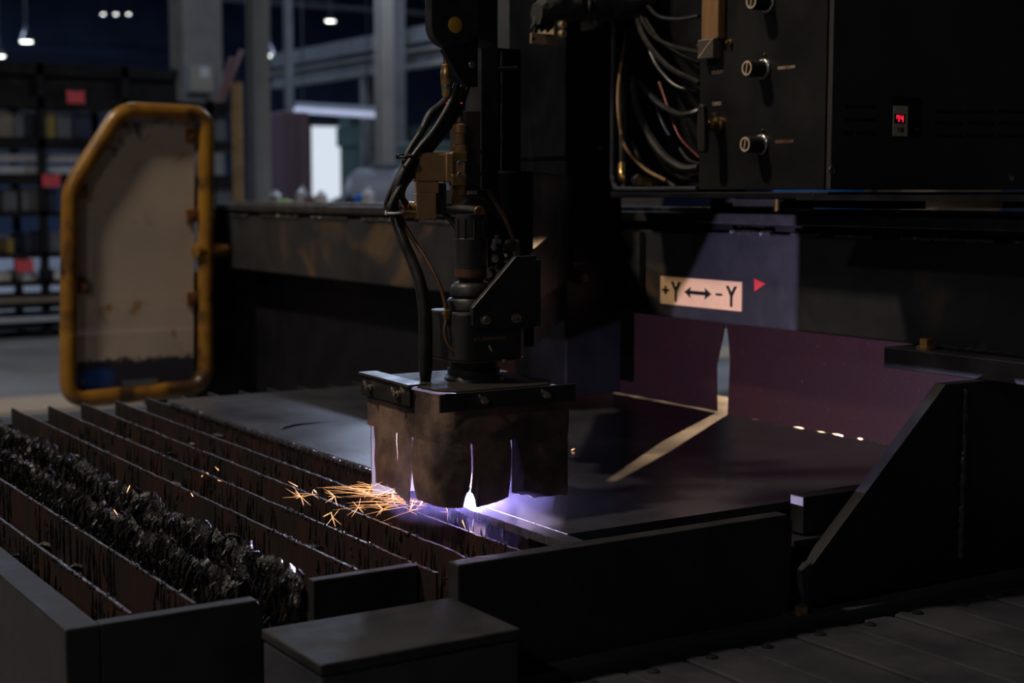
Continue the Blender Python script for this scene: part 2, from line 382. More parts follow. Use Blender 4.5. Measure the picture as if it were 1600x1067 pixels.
# green press, grey tank, red stack behind the beam
g0, g1 = at(578, 200, 26.5), at(645, 300, 24)
gp = thing('green_press', (g0.x, g0.y, 0), 'dark green machine press standing right of the doorway', 'machine')
MB().box((g0.x, g0.y, 0), (g0.x + .5, g0.y + 1.2, g0.z)).build('upright', 'machine_green', gp)
MB().box((g0.x + .75, g0.y, 0), (g0.x + 1.25, g0.y + 1.2, g0.z - .05)).build('upright', 'machine_green', gp)
MB().box((g0.x - .05, g0.y - .1, g0.z - .3), (g0.x + 1.3, g0.y + 1.25, g0.z + .05)).build('crown', 'machine_green', gp)
MB().box((g0.x - .1, g0.y - .3, 0), (g0.x + 1.4, g0.y + 1.3, .7)).build('bed', 'machine_green', gp)
MB().box((g0.x + .5, g0.y + .3, .7), (g0.x + .75, g0.y + .8, g0.z - .3)).build('ram', 'dark_steel', gp)
MB().cyl((g0.x + .62, g0.y + .5, g0.z), (g0.x + .62, g0.y + .5, g0.z + .35), .14).build('cylinder', 'machine_green', gp)
gm = thing('green_panel_machine', (at(680, 235, 18).x, at(680, 235, 18).y, 0), 'long low green machine bed behind the copper valve', 'machine')
q = at(650, 222, 18)
MB().box((q.x, q.y - .3, .1), (q.x + 1.6, q.y + .5, q.z)).build('bed', 'machine_green', gm, bevel=.02)
MB().box((q.x + .05, q.y - .36, q.z - .20), (q.x + .55, q.y - .3, q.z - .13)).build('name_plate', 'ivory', gm)
MB().box((q.x + .05, q.y - .36, q.z - .38), (q.x + .30, q.y - .3, q.z - .30)).build('name_plate', 'ivory', gm)
MB().box((q.x, q.y - .3, 0), (q.x + .2, q.y + .5, .1)).box((q.x + 1.4, q.y - .3, 0), (q.x + 1.6, q.y + .5, .1)).build('foot', 'dark_steel', gm)
ta, tb = at(552, 310, 15), at(690, 310, 15)
tk = thing('grey_tank', ((ta.x + tb.x) / 2, (ta.y + tb.y) / 2, 0), 'pale grey horizontal tank on saddles behind the gantry beam', 'tank')
ra = .42; zc_ = ta.z - .02
dv = (tb - ta).normalized(); ln = (tb - ta).length
MB().lathe((ta.x, ta.y, zc_ - .1), dv, [(.0, -.12), (ra * .5, -.1), (ra * .85, -.03), (ra, .05), (ra, ln), (ra * .8, ln + .08), (0, ln + .12)], 32).build('shell', 'machine_grey', tk)
for k in (.2, .8):
    c = ta.lerp(tb, k); MB().box((c.x - .06, c.y - .3, 0), (c.x + .06, c.y + .3, zc_ - .42)).build('saddle', 'dark_steel', tk)
c = at(602, 262, 15); MB().lathe((c.x, c.y, zc_ + .28), (0, 0, 1), [(.12, 0), (.12, .06), (.15, .06), (.15, .09)], 20).build('manhole', 'machine_grey', tk)
c0 = at(463, 300, 21)
rs = thing('red_drum_rack', (c0.x, c0.y, 0), 'dark reddish cupboard standing left of the doorway', 'cupboard')
MB().box((c0.x - .16, c0.y, .1), (c0.x + .2, c0.y + .5, 2.3)).build('body', 'pipe_pink', rs, bevel=.01)
for k in (0, 1): MB().box((c0.x - .15 + k * .175, c0.y - .02, .15), (c0.x + .015 + k * .175, c0.y, 2.25)).build('door', 'pipe_pink', rs)
MB().box((c0.x - .16, c0.y, 0), (c0.x + .2, c0.y + .5, .1)).build('plinth', 'dark_steel', rs)
# work bench with bottles seen over the beam
wb = at(520, 321, 12)
bench = thing('work_bench', (wb.x, wb.y, 0), 'dark work bench whose top shows over the left beam', 'bench')
bz = wb.z
MB().box((wb.x - .72, wb.y - .3, bz - .05), (wb.x + 1.1, wb.y + .4, bz)).build('top', 'dark_steel', bench)
for sx in (-.68, 1.0):
    for sy in (-.25, .3): MB().box((wb.x + sx, wb.y + sy, 0), (wb.x + sx + .06, wb.y + sy + .06, bz - .05)).build('leg', 'dark_steel', bench)
for px, hgt, wd, m, lab in ((472, .15, .045, 'bar_silver', 'silver can on the bench left of the doorway light'), (484, .09, .06, 'pipe_pink', 'squat pinkish tin on the work bench'),
                            (502, .12, .05, 'white_enamel', 'white plastic bottle on the work bench under the doorway'), (546, .09, .04, 'box_blue', 'small blue bottle on the work bench'),
                            (560, .10, .05, 'blue_tarp', 'bright blue spray can on the work bench'), (575, .14, .05, 'white_enamel', 'tall pale bottle on the bench by the grey tank'),
                            (430, .12, .05, 'white_enamel', 'white bottle at the left end of the bench'), (445, .05, .08, 'lime_plastic', 'lime green plastic cap on the left end of the bench')):
    p = at(px, 316, 12); t = thing('bottle', (p.x, p.y, bz), lab, 'bottle', 'bottles and cans on the work bench')
    MB().lathe((p.x, p.y, bz), (0, 0, 1), [(wd * .95, 0), (wd, .01), (wd, hgt * .7), (wd * .4, hgt * .85)], 16).build('body', m, t)
    MB().lathe((p.x, p.y, bz + hgt * .85), (0, 0, 1), [(wd * .42, 0), (wd * .42, hgt * .13), (wd * .3, hgt * .15)], 12).build('cap', m, t)
# doorway obstruction: grinder silhouette in front of the doorway
o_ = at(540, 300, 30)
dg = thing('pillar_drill', (o_.x, o_.y, 0), 'dark pillar drill silhouetted against the bright doorway', 'machine')
MB().cyl((o_.x, o_.y, 0), (o_.x, o_.y, 2.4), .07, n=12).build('pillar', 'machine_green', dg)
p1 = at(533, 292, 30); MB().obox((p1.x - .1, o_.y, .95), (.42, .0, .16), (0, .2, 0), (0, 0, .10)).build('table', 'machine_green', dg)
p2 = at(541, 222, 30); MB().box((p2.x - .05, o_.y - .2, p2.z - .05), (p2.x + .5, o_.y + .3, p2.z + .5)).build('head', 'machine_green', dg, bevel=.02)
MB().box((o_.x - .3, o_.y - .3, 0), (o_.x + .3, o_.y + .3, .08)).build('base', 'machine_green', dg)
# yellow pole and leaning rods by the slim column
p = at(373, 300, 11.2); yp = thing('yellow_pole', (p.x, p.y, 0), 'worn ochre pole standing right of the storage rack', 'pole')
zt = at(373, 130, 11.2).z
MB().cyl((p.x, p.y, .02), (p.x, p.y, zt), .045, n=14).build('shaft', 'yellow_pole', yp); MB().box((p.x - .12, p.y - .12, 0), (p.x + .12, p.y + .12, .02)).build('foot', 'dark_steel', yp)
for i, (xa, xb) in enumerate(((350, 378), (343, 362))):
    A_, B_ = at(xa, 150, 15.5), at(xb, 80 + 12 * i, 15.5)
    dn = (A_ - B_).normalized(); bot = A_ + dn * ((A_.z) / -dn.z)
    tag(MB().tube([bot, A_, B_, B_ + (B_ - A_) * .04], [.03, .03, .03, .012], 8).build('leaning_rod', 'pipe_pink', None, org=(bot.x, bot.y, 0)), ['longer pinkish rod leaning behind the ochre pole', 'shorter pinkish rod leaning behind the ochre pole'][i], 'rod', 'leaning rods')
# electrical box on the wide column
ey = at(311, 300, 17).y - .335; e0, e1 = ony(293, 98, ey), ony(336, 146, ey)
eb = thing('electrical_box', ((e0.x + e1.x) / 2, e0.y, e1.z), 'grey electrical box with a pale square label on the wide column', 'box')
MB().box((e0.x, e0.y, e1.z), (e1.x, e0.y + .115, e0.z)).build('body', 'machine_grey', eb, bevel=.01)
MB().box((e0.x + .02, e0.y - .012, e1.z + .02), (e1.x - .02, e0.y, e0.z - .02)).build('door', 'hall_steel_warm', eb)
MB().box((e0.x + .14, e0.y - .016, e1.z + .17), (e0.x + .24, e0.y - .012, e1.z + .28)).build('notice', 'white_enamel', eb)

# storage rack
YR = 12.4
def rx(px): return ony(px, 300, YR).x
def rz(py): return ony(100, py, YR).z
rk = thing('storage_rack', (rx(68), YR, 0), 'long black storage rack full of bars and boxes behind the yellow guard', 'rack')
xl, xr = rx(-130), rx(384)
shelves = [(118, 100), (170, 152), (232, 216), (288, 272), (338, 330), (402, 394), (445, 437), (480, 470), (512, 500)]
for yb, yt in shelves: MB().box((xl, YR, rz(yb)), (xr if yb > 120 else rx(282), YR + .9, rz(yt))).build('shelf', 'rack_black', rk)
MB().box((xl, YR + .04, rz(156)), (rx(282), YR + .08, rz(112))).build('fascia', 'rack_black', rk)
for px in (-125, 68, 200, 331, 380):
    for dy in (0, .85): MB().box((rx(px) - .03, YR + dy, 0), (rx(px) + .03, YR + dy + .06, rz(100 if px < 300 else 152) + .02)).build('upright', 'rack_black', rk)
for i, (px, py, s) in enumerate(((122, 151, 'top'), (80, 282, 'middle'), (34, 413, 'lowest'))):
    x, z = rx(px), rz(py); w_ = .072
    t = thing('red_tag', (x, YR - .012, z - .055), s + ' of the three red tags hung on the storage rack', 'tag', 'red tags on the storage rack')
    MB().box((x - w_, YR - .012, z - .052), (x + w_, YR - .004, z + .052)).build('card', 'tag_red', t); MB().box((x - .03, YR - .016, z + .045), (x + .03, YR - .002, z + .06)).build('clip', 'dark_steel', t)
rows = [  # shelf bottom row y, items: x0, x1, top y, material, label
    (216, [(-30, 26, 178, 'box_tan', 'tan carton at the left end of the upper shelf'), (27, 44, 180, 'box_grey', 'narrow grey carton next to the tan carton'), (46, 62, 178, 'box_blue', 'dark blue bin next to the upright on the upper shelf'),
           (74, 93, 176, 'box_yellow', 'ochre yellow bin on the upper shelf'), (95, 118, 180, 'box_grey', 'grey carton right of the ochre bin'), (120, 150, 176, 'box_blue', 'dark blue carton above the guard corner'), (335, 360, 168, 'box_grey', 'grey carton on the upper shelf at the rack end')]),
    (330, [(8, 30, 296, 'box_grey', 'grey bin on the middle shelf at far left'), (37, 65, 294, 'box_grey', 'wider grey bin on the middle shelf'), (74, 92, 296, 'box_blue', 'blue bin beside the guard on the middle shelf'), (336, 372, 286, 'box_grey', 'grey crate on the middle shelf at the rack end')]),
    (394, [(12, 22, 372, 'box_yellow', 'small yellow tin on the lower shelf'), (40, 66, 364, 'box_blue', 'low blue bin on the lower shelf'), (74, 96, 362, 'box_grey', 'low grey bin on the lower shelf by the guard')]),
    (437, [(34, 56, 424, 'white_enamel', 'small white box on the second lowest shelf'), (84, 100, 424, 'white_enamel', 'small white box beside the guard low on the rack'), (-10, 16, 424, 'white_enamel', 'white box at the left edge low on the rack')]),
]
for ys, its in rows:
    for x0_, x1_, yt, m, lab in its: boxthing('storage_box', m, (rx(x0_), YR + .06, rz(ys)), (rx(x1_), YR + .55, rz(yt)), lab, 'box', 'boxes on the storage rack')
for ys, yt, lab in ((272, 256, 'lower'), (254, 239, 'upper')):
    for x0_, x1_, s in ((-110, 64, 'left'), (73, 196, 'right')):
        z = rz(ys) + .03 if ys == 272 else rz(256) + .045
        t = thing('bar_stock', (rx((x0_ + x1_) / 2), YR + .1, z), f'{lab} bright silver bar stack in the {s} bay of the rack', 'bar', 'silver bars on the rack')
        for k in range(4): MB().box((rx(x0_), YR + .08 + k * .11, z - .028), (rx(x1_) - .04 * (k % 2), YR + .17 + k * .11, z + .034)).build('bar', 'bar_silver', t)
for ys, m, lab in ((470, 'box_tan', 'brownish sheet stack low on the rack'), (500, 'bar_silver', 'silver sheet stack on the lowest shelf')):
    t = thing('sheet_stack', (rx(0), YR + .1, rz(ys)), lab, 'sheet stack', 'sheet stacks low on the rack')
    for k in range(2): MB().box((rx(-120), YR - .02 + k * .01, rz(ys) + k * .02), (rx(190), YR + .7, rz(ys) + .018 + k * .02)).build('sheet', m, t)

# ================================================================== CUTTING TABLE
ZT, ZP = .70, .712
tbl = thing('cutting_table', (1.2, 2.5, 0), 'dark steel cutting table frame carrying the slats', 'table')
EPS = []
MB().box((.457, 1.645, .12), (.497, 3.62, ZT)).build('side_rail', 'end_plate_paint', tbl, bevel=.003)
MB().box((2.32, 1.70, .12), (2.36, 3.62, ZT - .02)).build('side_rail', 'end_plate_paint', tbl, bevel=.003)
MB().prism([(.497, 1.645, .12), (.694, 1.645, .12), (.694, 1.645, ZT - .012), (.686, 1.645, ZT), (.497, 1.645, ZT)], (0, .022, 0)).build('end_plate', 'end_plate_paint', tbl, bevel=.002)
MB().box((.781, 1.690, .12), (.931, 1.708, ZT)).build('end_plate', 'end_plate_paint', tbl, bevel=.002)
MB().prism([(.947, 1.614, .30), (1.505, 1.614, .30), (1.520, 1.614, ZT + .002), (1.508, 1.614, ZT + .014), (.947, 1.614, ZT + .014)], (0, .026, 0)).build('end_plate', 'end_plate_paint', tbl, bevel=.002)
ep = onx(1262, 800, 1.67)
MB().box((1.575, 1.650, .668), (1.80, 1.680, .726)).build('end_plate', 'end_plate_paint', tbl, bevel=.002)
MB().box((.497, 3.50, .12), (2.32, 3.62, .655)).build('far_rail', 'end_plate_paint', tbl, bevel=.003)
MB().box((.497, 1.70, .08), (2.32, 3.62, .12)).build('slag_pan', 'rack_black', tbl)
MB().box((.694, 1.70, .12), (2.32, 1.74, .50)).build('end_beam', 'end_plate_paint', tbl)
for y in (1.80, 3.40): MB().box((.497, y, .43), (2.32, y + .02, .498)).build('slat_carrier', 'rack_black', tbl)
for x in (.50, 2.2):
    for y in (1.8, 3.4): MB().box((x, y, 0), (x + .1, y + .1, .12)).build('leg', 'rack_black', tbl)
ledge = thing('apron_ledge', (1.5, 1.6, .5), 'narrow dark ledge along the foot of the right end plate', 'ledge')
MB().box((.97, 1.579, .50), (2.6, 1.6125, .564)).build('ledge_bar', 'charcoal_paint', ledge, bevel=.002)
MB().box((.97, 1.585, 0), (2.6, 1.610, .50)).build('skirt_board', 'rack_black', ledge)
p = onz(1235, 952, .553); hexbolt(ledge, (1.525, 1.598, .564), (0, 0, 1), .010, .014, 'brass')
MB().box((1.50, 1.584, .564), (1.56, 1.611, .567)).build('bolt_pad', 'dark_steel', ledge)
# scale block in front of the gap between the end plates
bk = thing('front_block', (.83, 1.57, .0), 'dark rectangular block standing in front of the gap between the end plates', 'block')
MB().box((.678, 1.450, .10), (.934, 1.611, .662)).build('body', 'charcoal_paint', bk, bevel=.004)
MB().prism([(.676, 1.448, .662), (.936, 1.448, .662), (.936, 1.612, .662), (.676, 1.612, .662)], (0, 0, .013)).build('top_cover', 'end_plate_paint', bk, bevel=.003)
MB().box((.67, 1.44, 0), (.94, 1.612, .10)).build('plinth', 'rack_black', bk)
# apron cover of wide planks, lower right
apr = thing('apron_cover', (1.6, 1.25, 0), 'dark apron cover of wide planks at the lower right', 'apron cover')
for k in range(14):
    x = 1.278 - 2 * .1015 + k * .1015; z = .548 - .002 * (k % 2)
    poly = [(x + .003, .70, z), (x + .0985, .70, z), (x + .0985, 1.562, z), (x + .088, 1.572, z), (x + .050, 1.576, z), (x + .044, 1.564, z), (x + .028, 1.564, z), (x + .022, 1.574, z), (x + .003, 1.566, z)]
    MB().prism(poly, (0, 0, -.014)).build('plank', 'charcoal_paint', apr, bevel=.0025)
    MB().lathe((x + .036, 1.550, z - .004), (0, 0, 1), [(.009, 0), (.009, .0055), (.006, .007), (0, .007)], 12).build('rivet', 'rack_black', apr)
    MB().box((x - .003, .70, .522), (x + .003, 1.562, .5365)).build('joint_strip', 'rack_black', apr)
MB().box((1.07, .70, .49), (2.50, 1.577, .522)).build('backing', 'rack_black', apr)
for x in (1.1, 2.4): MB().box((x, .75, 0), (x + .06, 1.5, .49)).build('support', 'rack_black', apr)

# slats
def ridge(y, s, f=1.0): return noise.noise(Vector((s * 7.3, y * 9 * f, s))) * .25 + noise.noise(Vector((s * 3.1, y * 70 * f, 2.0))) * .45 + noise.noise(Vector((s * 3.1, y * 190 * f, 5.0))) * .4
ordn = ['first', 'second', 'third', 'fourth', 'fifth', 'sixth', 'seventh', 'eighth', 'ninth', 'tenth', 'eleventh', 'twelfth', 'thirteenth', 'fourteenth', 'fifteenth', 'sixteenth', 'seventeenth', 'eighteenth', 'nineteenth', 'twentieth', 'twenty-first', 'twenty-second']
SLX = [.543 + .0785 * k for k in range(22)]
for k, X in enumerate(SLX):
    crust = k in (2, 3); cov = X > 1.2
    ya, yb = 1.66 + (.02 if k < 3 else 0), 3.455 + random.uniform(-.02, .02)
    if 3 <= k <= 5: ya = 1.72
    if k == 5: ya = 1.648
    if X > 1.52: ya = 1.70
    if crust: lab = f'table slat thickly crusted with black slag, {ordn[k]} from the left side rail'
    elif cov: lab = f'table slat mostly hidden under the plate, {ordn[k]} from the left side rail'
    else: lab = f'rusty table slat with slag drips, {ordn[k]} from the left side rail'
    t = thing('support_slat', (X, 2.5, .48), lab, 'slat', 'slats of the cutting table')
    n = 420 if not cov else 24; th = .0019; vs_ = []; fs = []
    for i in range(n + 1):
        y = ya + (yb - ya) * i / n
        amp = .0010 if not cov else 0
        z = ZT - .002 + ridge(y, k + 1.5) * amp * (1.6 if y < 3.2 else .4); bx_ = noise.noise(Vector((y * 3, k * 5.0, 0))) * .0005
        if crust: z -= .03
        if not cov: z -= max(0, noise.noise(Vector((y * 16, k * 9.1, 4))) - .35) * .005
        tt = th * (1 + .5 * abs(noise.noise(Vector((y * 60, k, 3)))))
        vs_ += [(X - tt + bx_, y, z), (X + tt + bx_, y, z), (X + th, y, .50), (X - th, y, .50)]
    for i in range(n):
        a_ = i * 4
        for j in range(4): fs.append((a_ + j, a_ + (j + 1) % 4, a_ + 4 + (j + 1) % 4, a_ + 4 + j))
    fs += [(3, 2, 1, 0), tuple(n * 4 + j for j in range(4))]
    bo = MB().add(vs_, fs).build('blade', 'slat_rust', t); bo.data.materials.append(MATS['slat_edge'])
    for f in bo.data.polygons:
        if f.normal.z > .7: f.material_index = 1
    if not cov and not crust:
        m = MB()
        nd_ = 150 if k > 3 else 170
        for j in range(nd_):
            y = random.uniform(ya + .03, 3.2); L = random.uniform(.012, .075) * (1.5 if random.random() < .2 else 1); r = random.uniform(.0007, .0019)
            if noise.noise(Vector((y * 5, k * 4.0, 1))) < -.18: continue
            z1 = ZT - random.uniform(.0, .03); xx = X - th - r * .3
            m.tube([(xx, y, z1), (xx - r, y + random.uniform(-.002, .002), z1 - L * .4), (xx - r * .6, y + random.uniform(-.004, .004), z1 - L * .8), (xx, y, z1 - L)], [r * .6, r, r * 1.15, r * .3], 5)
        tag(m.build('slag_drips', 'drip_slag', t), kind='stuff')
        m = MB()      # beads along the melted top edge
        for j in range(420):
            y = random.uniform(ya + .01, 3.1)
            if noise.noise(Vector((y * 7, k * 6.0, 9))) < -.05: continue
            r = random.uniform(.0008, .0024); zz = ZT - .003 + random.uniform(-.003, .002)
            m.lathe((X + random.uniform(-.003, .003), y, zz - r), (0, 0, 1), [(r * .4, 0), (r, r * .7), (r * .8, r * 1.5), (0, r * 1.9)], 6)
        tag(m.build('slag_beads', 'slag', t), kind='stuff')
        m = MB()      # splatter lumps clinging to the side
        for j in range(14):
            y = random.uniform(ya + .05, 3.2); z = ZT - random.uniform(.03, .11); s_ = random.uniform(.004, .012)
            m.tube([(X - th + .002, y - s_ * .6, z), (X - th - s_ * .8, y, z + s_ * .3), (X - th - s_ * 1.8, y + s_ * .8, z + random.uniform(-.3, .6) * s_)], [s_ * .5, s_ * .55, s_ * .15], 6)
        tag(m.build('slag_lumps', 'slag', t), kind='stuff')
    if crust:
        n, mseg = 1000, 25; vs_ = []; fs = []
        for i in range(n + 1):
            y = 1.716 + (3.34 - 1.716) * i / n
            wv = .009 + .006 * noise.noise(Vector((y * 5, k * 3.3, 0))) + .004 * noise.noise(Vector((y * 22, k, 7)))
            if k == 3: wv += .005
            top = ZT + .004 + .009 * noise.noise(Vector((y * 8, k * 2.0, 5))) + .005 * noise.noise(Vector((y * 40, k, 1)))
            dep = .115 + .02 * noise.noise(Vector((y * 9, k, 3)))
            for j in range(mseg):
                a_ = j / (mseg - 1); side = -1 if a_ < .5 else 1; h = 1 - abs(a_ - .5) * 2       # 0 bottom .. 1 top
                ww = wv * (math.sin(min(1, (1 - h) * 3.0 + .05) * math.pi / 2)) * (1 - .6 * max(0, (1 - h) - .3))
                z = top - dep * (1 - h)
                nn = noise.turbulence(Vector((side * 4 + k * 11, y * 48, z * 22)), 4, False) - .45
                n2 = noise.noise(Vector((side * 3 + k, y * 170, z * 38))); n3 = noise.noise(Vector((side * 5 + k, y * 330, z * 120)))
                d = nn * .011 + n2 * .0040 + n3 * .0016
                vs_.append((X + side * max(.0035, ww + d), y + n3 * .001, z + (nn * .010 + n2 * .004 if h > .7 else n2 * .002)))
        for i in range(n):
            for j in range(mseg - 1):
                a_ = i * mseg + j; fs.append((a_, a_ + 1, a_ + mseg + 1, a_ + mseg))
        tag(MB().add(vs_, fs, True).build('slag_crust', 'slag', t), kind='stuff')
        m = MB()
        for j in range(520):
            y = random.uniform(1.72, 3.32); side = -1 if random.random() < .8 else 1; L = random.uniform(.008, .035); r = random.uniform(.0012, .0036)
            z1 = ZT + .004 - random.uniform(0, .085); xx = X + side * random.uniform(.009, .019)
            m.tube([(xx - side * .006, y, z1 + r), (xx, y + random.uniform(-.003, .003), z1 - L * .25), (xx + side * r * .5, y + random.uniform(-.003, .003), z1 - L * .75), (xx - side * .002, y, z1 - L)], [r * .7, r, r * 1.1, r * .3], 5)
        tag(m.build('slag_drips', 'slag', t), kind='stuff')

# workpiece plate with crescent cut and the trimmed strip
wp = thing('steel_plate', (1.6, 2.5, ZT), 'large dark steel plate lying on the slats under the torch', 'plate')
bm = bmesh.new()
KX = 1.1682
outer = [(KX, 1.690), (2.28, 1.690), (2.28, 3.27), (1.168, 3.305)]
yy = 3.30
while yy > 1.96:
    yy -= .02; outer.append((1.166 + .004 * noise.noise(Vector((yy * 14, 3, 1))) - .002 * math.sin(yy * 2), yy))
outer += [(1.164, 1.951), (1.1670, 1.947)]
cres = []
ca, cb = Vector((1.205, 2.752)), Vector((1.345, 2.80))
for i in range(13):
    s_ = i / 12; p = ca.lerp(cb, s_); cres.append((p.x - .035 * math.sin(s_ * math.pi) * .5, p.y + .030 * math.sin(s_ * math.pi)))
for i in range(1, 12):
    s_ = 1 - i / 12; p = ca.lerp(cb, s_); cres.append((p.x - .035 * math.sin(s_ * math.pi) * .5 + .004, p.y + .011 * math.sin(s_ * math.pi)))
def loop(pts):
    v = [bm.verts.new((x - 1.6, y - 2.5, ZP - ZT)) for x, y in pts]
    for i in range(len(v)): bm.edges.new((v[i], v[(i + 1) % len(v)]))
loop(outer); loop(cres)
bmesh.ops.triangle_fill(bm, edges=bm.edges[:], use_beauty=True, use_dissolve=False)
r_ = bmesh.ops.extrude_face_region(bm, geom=bm.faces[:])
bmesh.ops.translate(bm, verts=[g for g in r_['geom'] if isinstance(g, bmesh.types.BMVert)], vec=(0, 0, -(ZP - ZT)))
bmesh.ops.recalc_face_normals(bm, faces=bm.faces[:])
me = bpy.data.meshes.new('plate_sheet'); bm.to_mesh(me)
for f in me.polygons: f.material_index = 1 if abs(f.normal.z) < .5 and f.center.x < 1.30 - 1.6 and abs(f.normal.y) < .9 else 0
bm.free(); me.materials.append(MATS['mill_scale']); me.materials.append(MATS['cut_steel'])
po = bpy.data.objects.new('plate_sheet', me); col.objects.link(po); po.parent = wp
m = MB()
yy = 3.26
while yy > 1.97:      # dross teeth hanging from the old cut edge
    xx = 1.163 + .004 * noise.noise(Vector((yy * 14, 3, 1))) - .002 * math.sin(yy * 2); r = random.uniform(.0015, .0035)
    m.tube([(xx, yy, ZP - .002), (xx - r * .6, yy, ZP - .008), (xx - r * .3, yy + .001, ZP - .008 - random.uniform(.002, .008))], [r, r, r * .3], 5); yy -= random.uniform(.006, .016)
tag(m.build('edge_dross', 'cut_steel', wp), kind='stuff')
of = thing('offcut_strip', (1.15, 1.78, ZT), 'narrow bright offcut strip left of the fresh cut below the arc', 'offcut')
pts = [(1.137, 1.643)] + [(1.1365 + .003 * noise.noise(Vector((y * 20, 1, 1))), y) for y in (1.7, 1.75, 1.8, 1.85, 1.9)] + [(1.144, 1.957), (1.1625, 1.957), (1.1640, 1.944), (1.1652, 1.940), (1.1654, 1.643)]
so2 = MB().prism([(x, y, ZT) for x, y in pts], (0, 0, ZP - ZT)).build('strip', 'mill_scale', of); so2.data.materials.append(MATS['cut_steel'])
for f in so2.data.polygons:
    if abs(f.normal.z) < .5: f.material_index = 1

# ================================================================== GANTRY
gan = thing('gantry_beam', (2.1, 3.2, .55), 'long dark gantry beam with scuffed paint spanning the table', 'beam')
BX = 2.0
MB().box((BX, 0.60, .920), (2.25, 5.02, 1.105)).build('web_box', 'beam_paint', gan, bevel=.004)
MB().box((BX + .012, 0.60, 1.105), (2.25, 5.06, 1.122)).build('rail_seat', 'black_paint', gan)
MB().box((BX - .012, 0.60, 1.122), (2.27, 5.08, 1.144)).build('top_flange', 'dark_steel', gan, bevel=.003)
MB().box((BX + .03, 0.60, 1.144), (BX + .062, 5.0, 1.154)).build('linear_rail', 'steel', gan, bevel=.002)
MB().box((BX - .05, 5.02, .905), (2.28, 5.10, 1.13)).build('end_block', 'black_paint', gan, bevel=.004)
for y0_, y1_ in ((1.35, 1.62), (1.66, 1.86), (1.93, 2.02), (2.06, 2.14), (2.2, 2.32), (2.9, 3.25), (3.32, 3.6), (3.7, 3.95), (4.05, 4.3), (4.4, 4.7), (4.8, 5.0)):
    weld(gan, (BX - .001, y0_, 1.106), (BX - .001, y1_, 1.106), .0055)
MB().box((1.93, 1.25, .884), (2.30, 1.832, .920)).build('foot_plate', 'black_paint', gan, bevel=.002)
hexbolt(gan, (1.962, 1.765, .920), (0, 0, 1), .013, .018, 'brass')
weld(gan, (BX - .002, 1.30, .922), (BX - .002, 1.80, .922), .0045)
GY = 1.612
MB().prism([(1.552, GY, .566), (1.548, GY, .622), (ony(1478, 590, GY).x, GY, .884), (2.60, GY, .884), (2.60, GY, .566)], (0, .022, 0)).build('gusset', 'black_paint', gan, bevel=.0015)
MB().box((2.00, GY + .023, .554), (2.28, 1.684, .884)).build('leg_box', 'black_paint', gan, bevel=.003)
weld(gan, (ony(1502, 760, GY).x, GY - .003, .60), (ony(1502, 760, GY).x, GY - .003, .875), .0045)
MB().box((1.555, 1.665, .40), (1.62, 1.69, .653)).build('side_bracket', 'slat_rust', gan, bevel=.001)
MB().prism([(1.545, 1.637, .655), (1.70, 1.637, .655), (1.70, 1.688, .655), (1.555, 1.688, .655)], (0, 0, .010)).build('bracket_shelf', 'charcoal_paint', gan, bevel=.001)
# far leg and gusset
MB().prism([(1.84, 5.03, .905), (1.90, 5.03, .905), (1.86, 5.03, .45), (1.70, 5.03, .45)], (0, .03, 0)).build('gusset', 'black_paint', gan, bevel=.002)
MB().box((1.88, 5.03, .10), (2.28, 5.10, .905)).build('leg_box', 'black_paint', gan)
MB().box((1.70, 4.98, 0), (2.30, 5.14, .10)).build('carriage', 'rack_black', gan, bevel=.004)
# travel-direction sign and sticker on the beam face
sg0, sg1 = onx(1033, 432, BX), onx(1160, 486, BX)
sL, sR = onx(1033, 450, BX).y, onx(1160, 460, BX).y
zt_, zb_ = onx(1033, 431, BX).z, onx(1033, 474, BX).z
sg = thing('direction_sign', (BX - .002, (sL + sR) / 2, zb_), 'cream sign reading +Y and -Y with a double arrow on the gantry beam', 'sign')
MB().box((BX - .0022, sR, zb_), (BX - .0002, sL, zt_)).build('plate', 'sign_cream', sg)
H_ = zt_ - zb_; Wd = sL - sR; sx = BX - .0030
def st(body, u, hh, v=.5, sq=1.0):
    text('lettering', body, 'ink', sg, (sx, sL - Wd * u, zb_ + H_ * v - hh * H_ / 2), (0, -1, 0), (0, 0, 1), hh * H_, sq, .0004, 'CENTER', .0012)
st('Y', .205, .70, .5, .85); st('Y', .885, .70, .5, .85)
def bar(u0, u1, v0, v1): MB().box((sx - .0004, sL - Wd * u0, zb_ + H_ * v0), (sx + .0004, sL - Wd * u1, zb_ + H_ * v1)).build('mark', 'ink', sg)
bar(.030, .115, .475, .545); bar(.062, .083, .36, .66); bar(.70, .775, .475, .545)
def yz(u, v): return (sx - .0004, sL - Wd * u, zb_ + H_ * v)
MB().prism([yz(.315, .5), yz(.395, .70), yz(.385, .56), yz(.575, .56), yz(.565, .70), yz(.645, .5), yz(.565, .30), yz(.575, .44), yz(.385, .44), yz(.395, .30)], (.0008, 0, 0)).build('double_arrow', 'ink', sg)
tr = [onx(1178, 435, BX - .002), onx(1196, 443, BX - .002), onx(1179, 455, BX - .002)]
tag(MB().prism(tr, (.0015, 0, 0)).build('arrow_sticker', 'red_sticker', None, org=tr[2]), 'small red triangular sticker right of the direction sign', 'sticker')
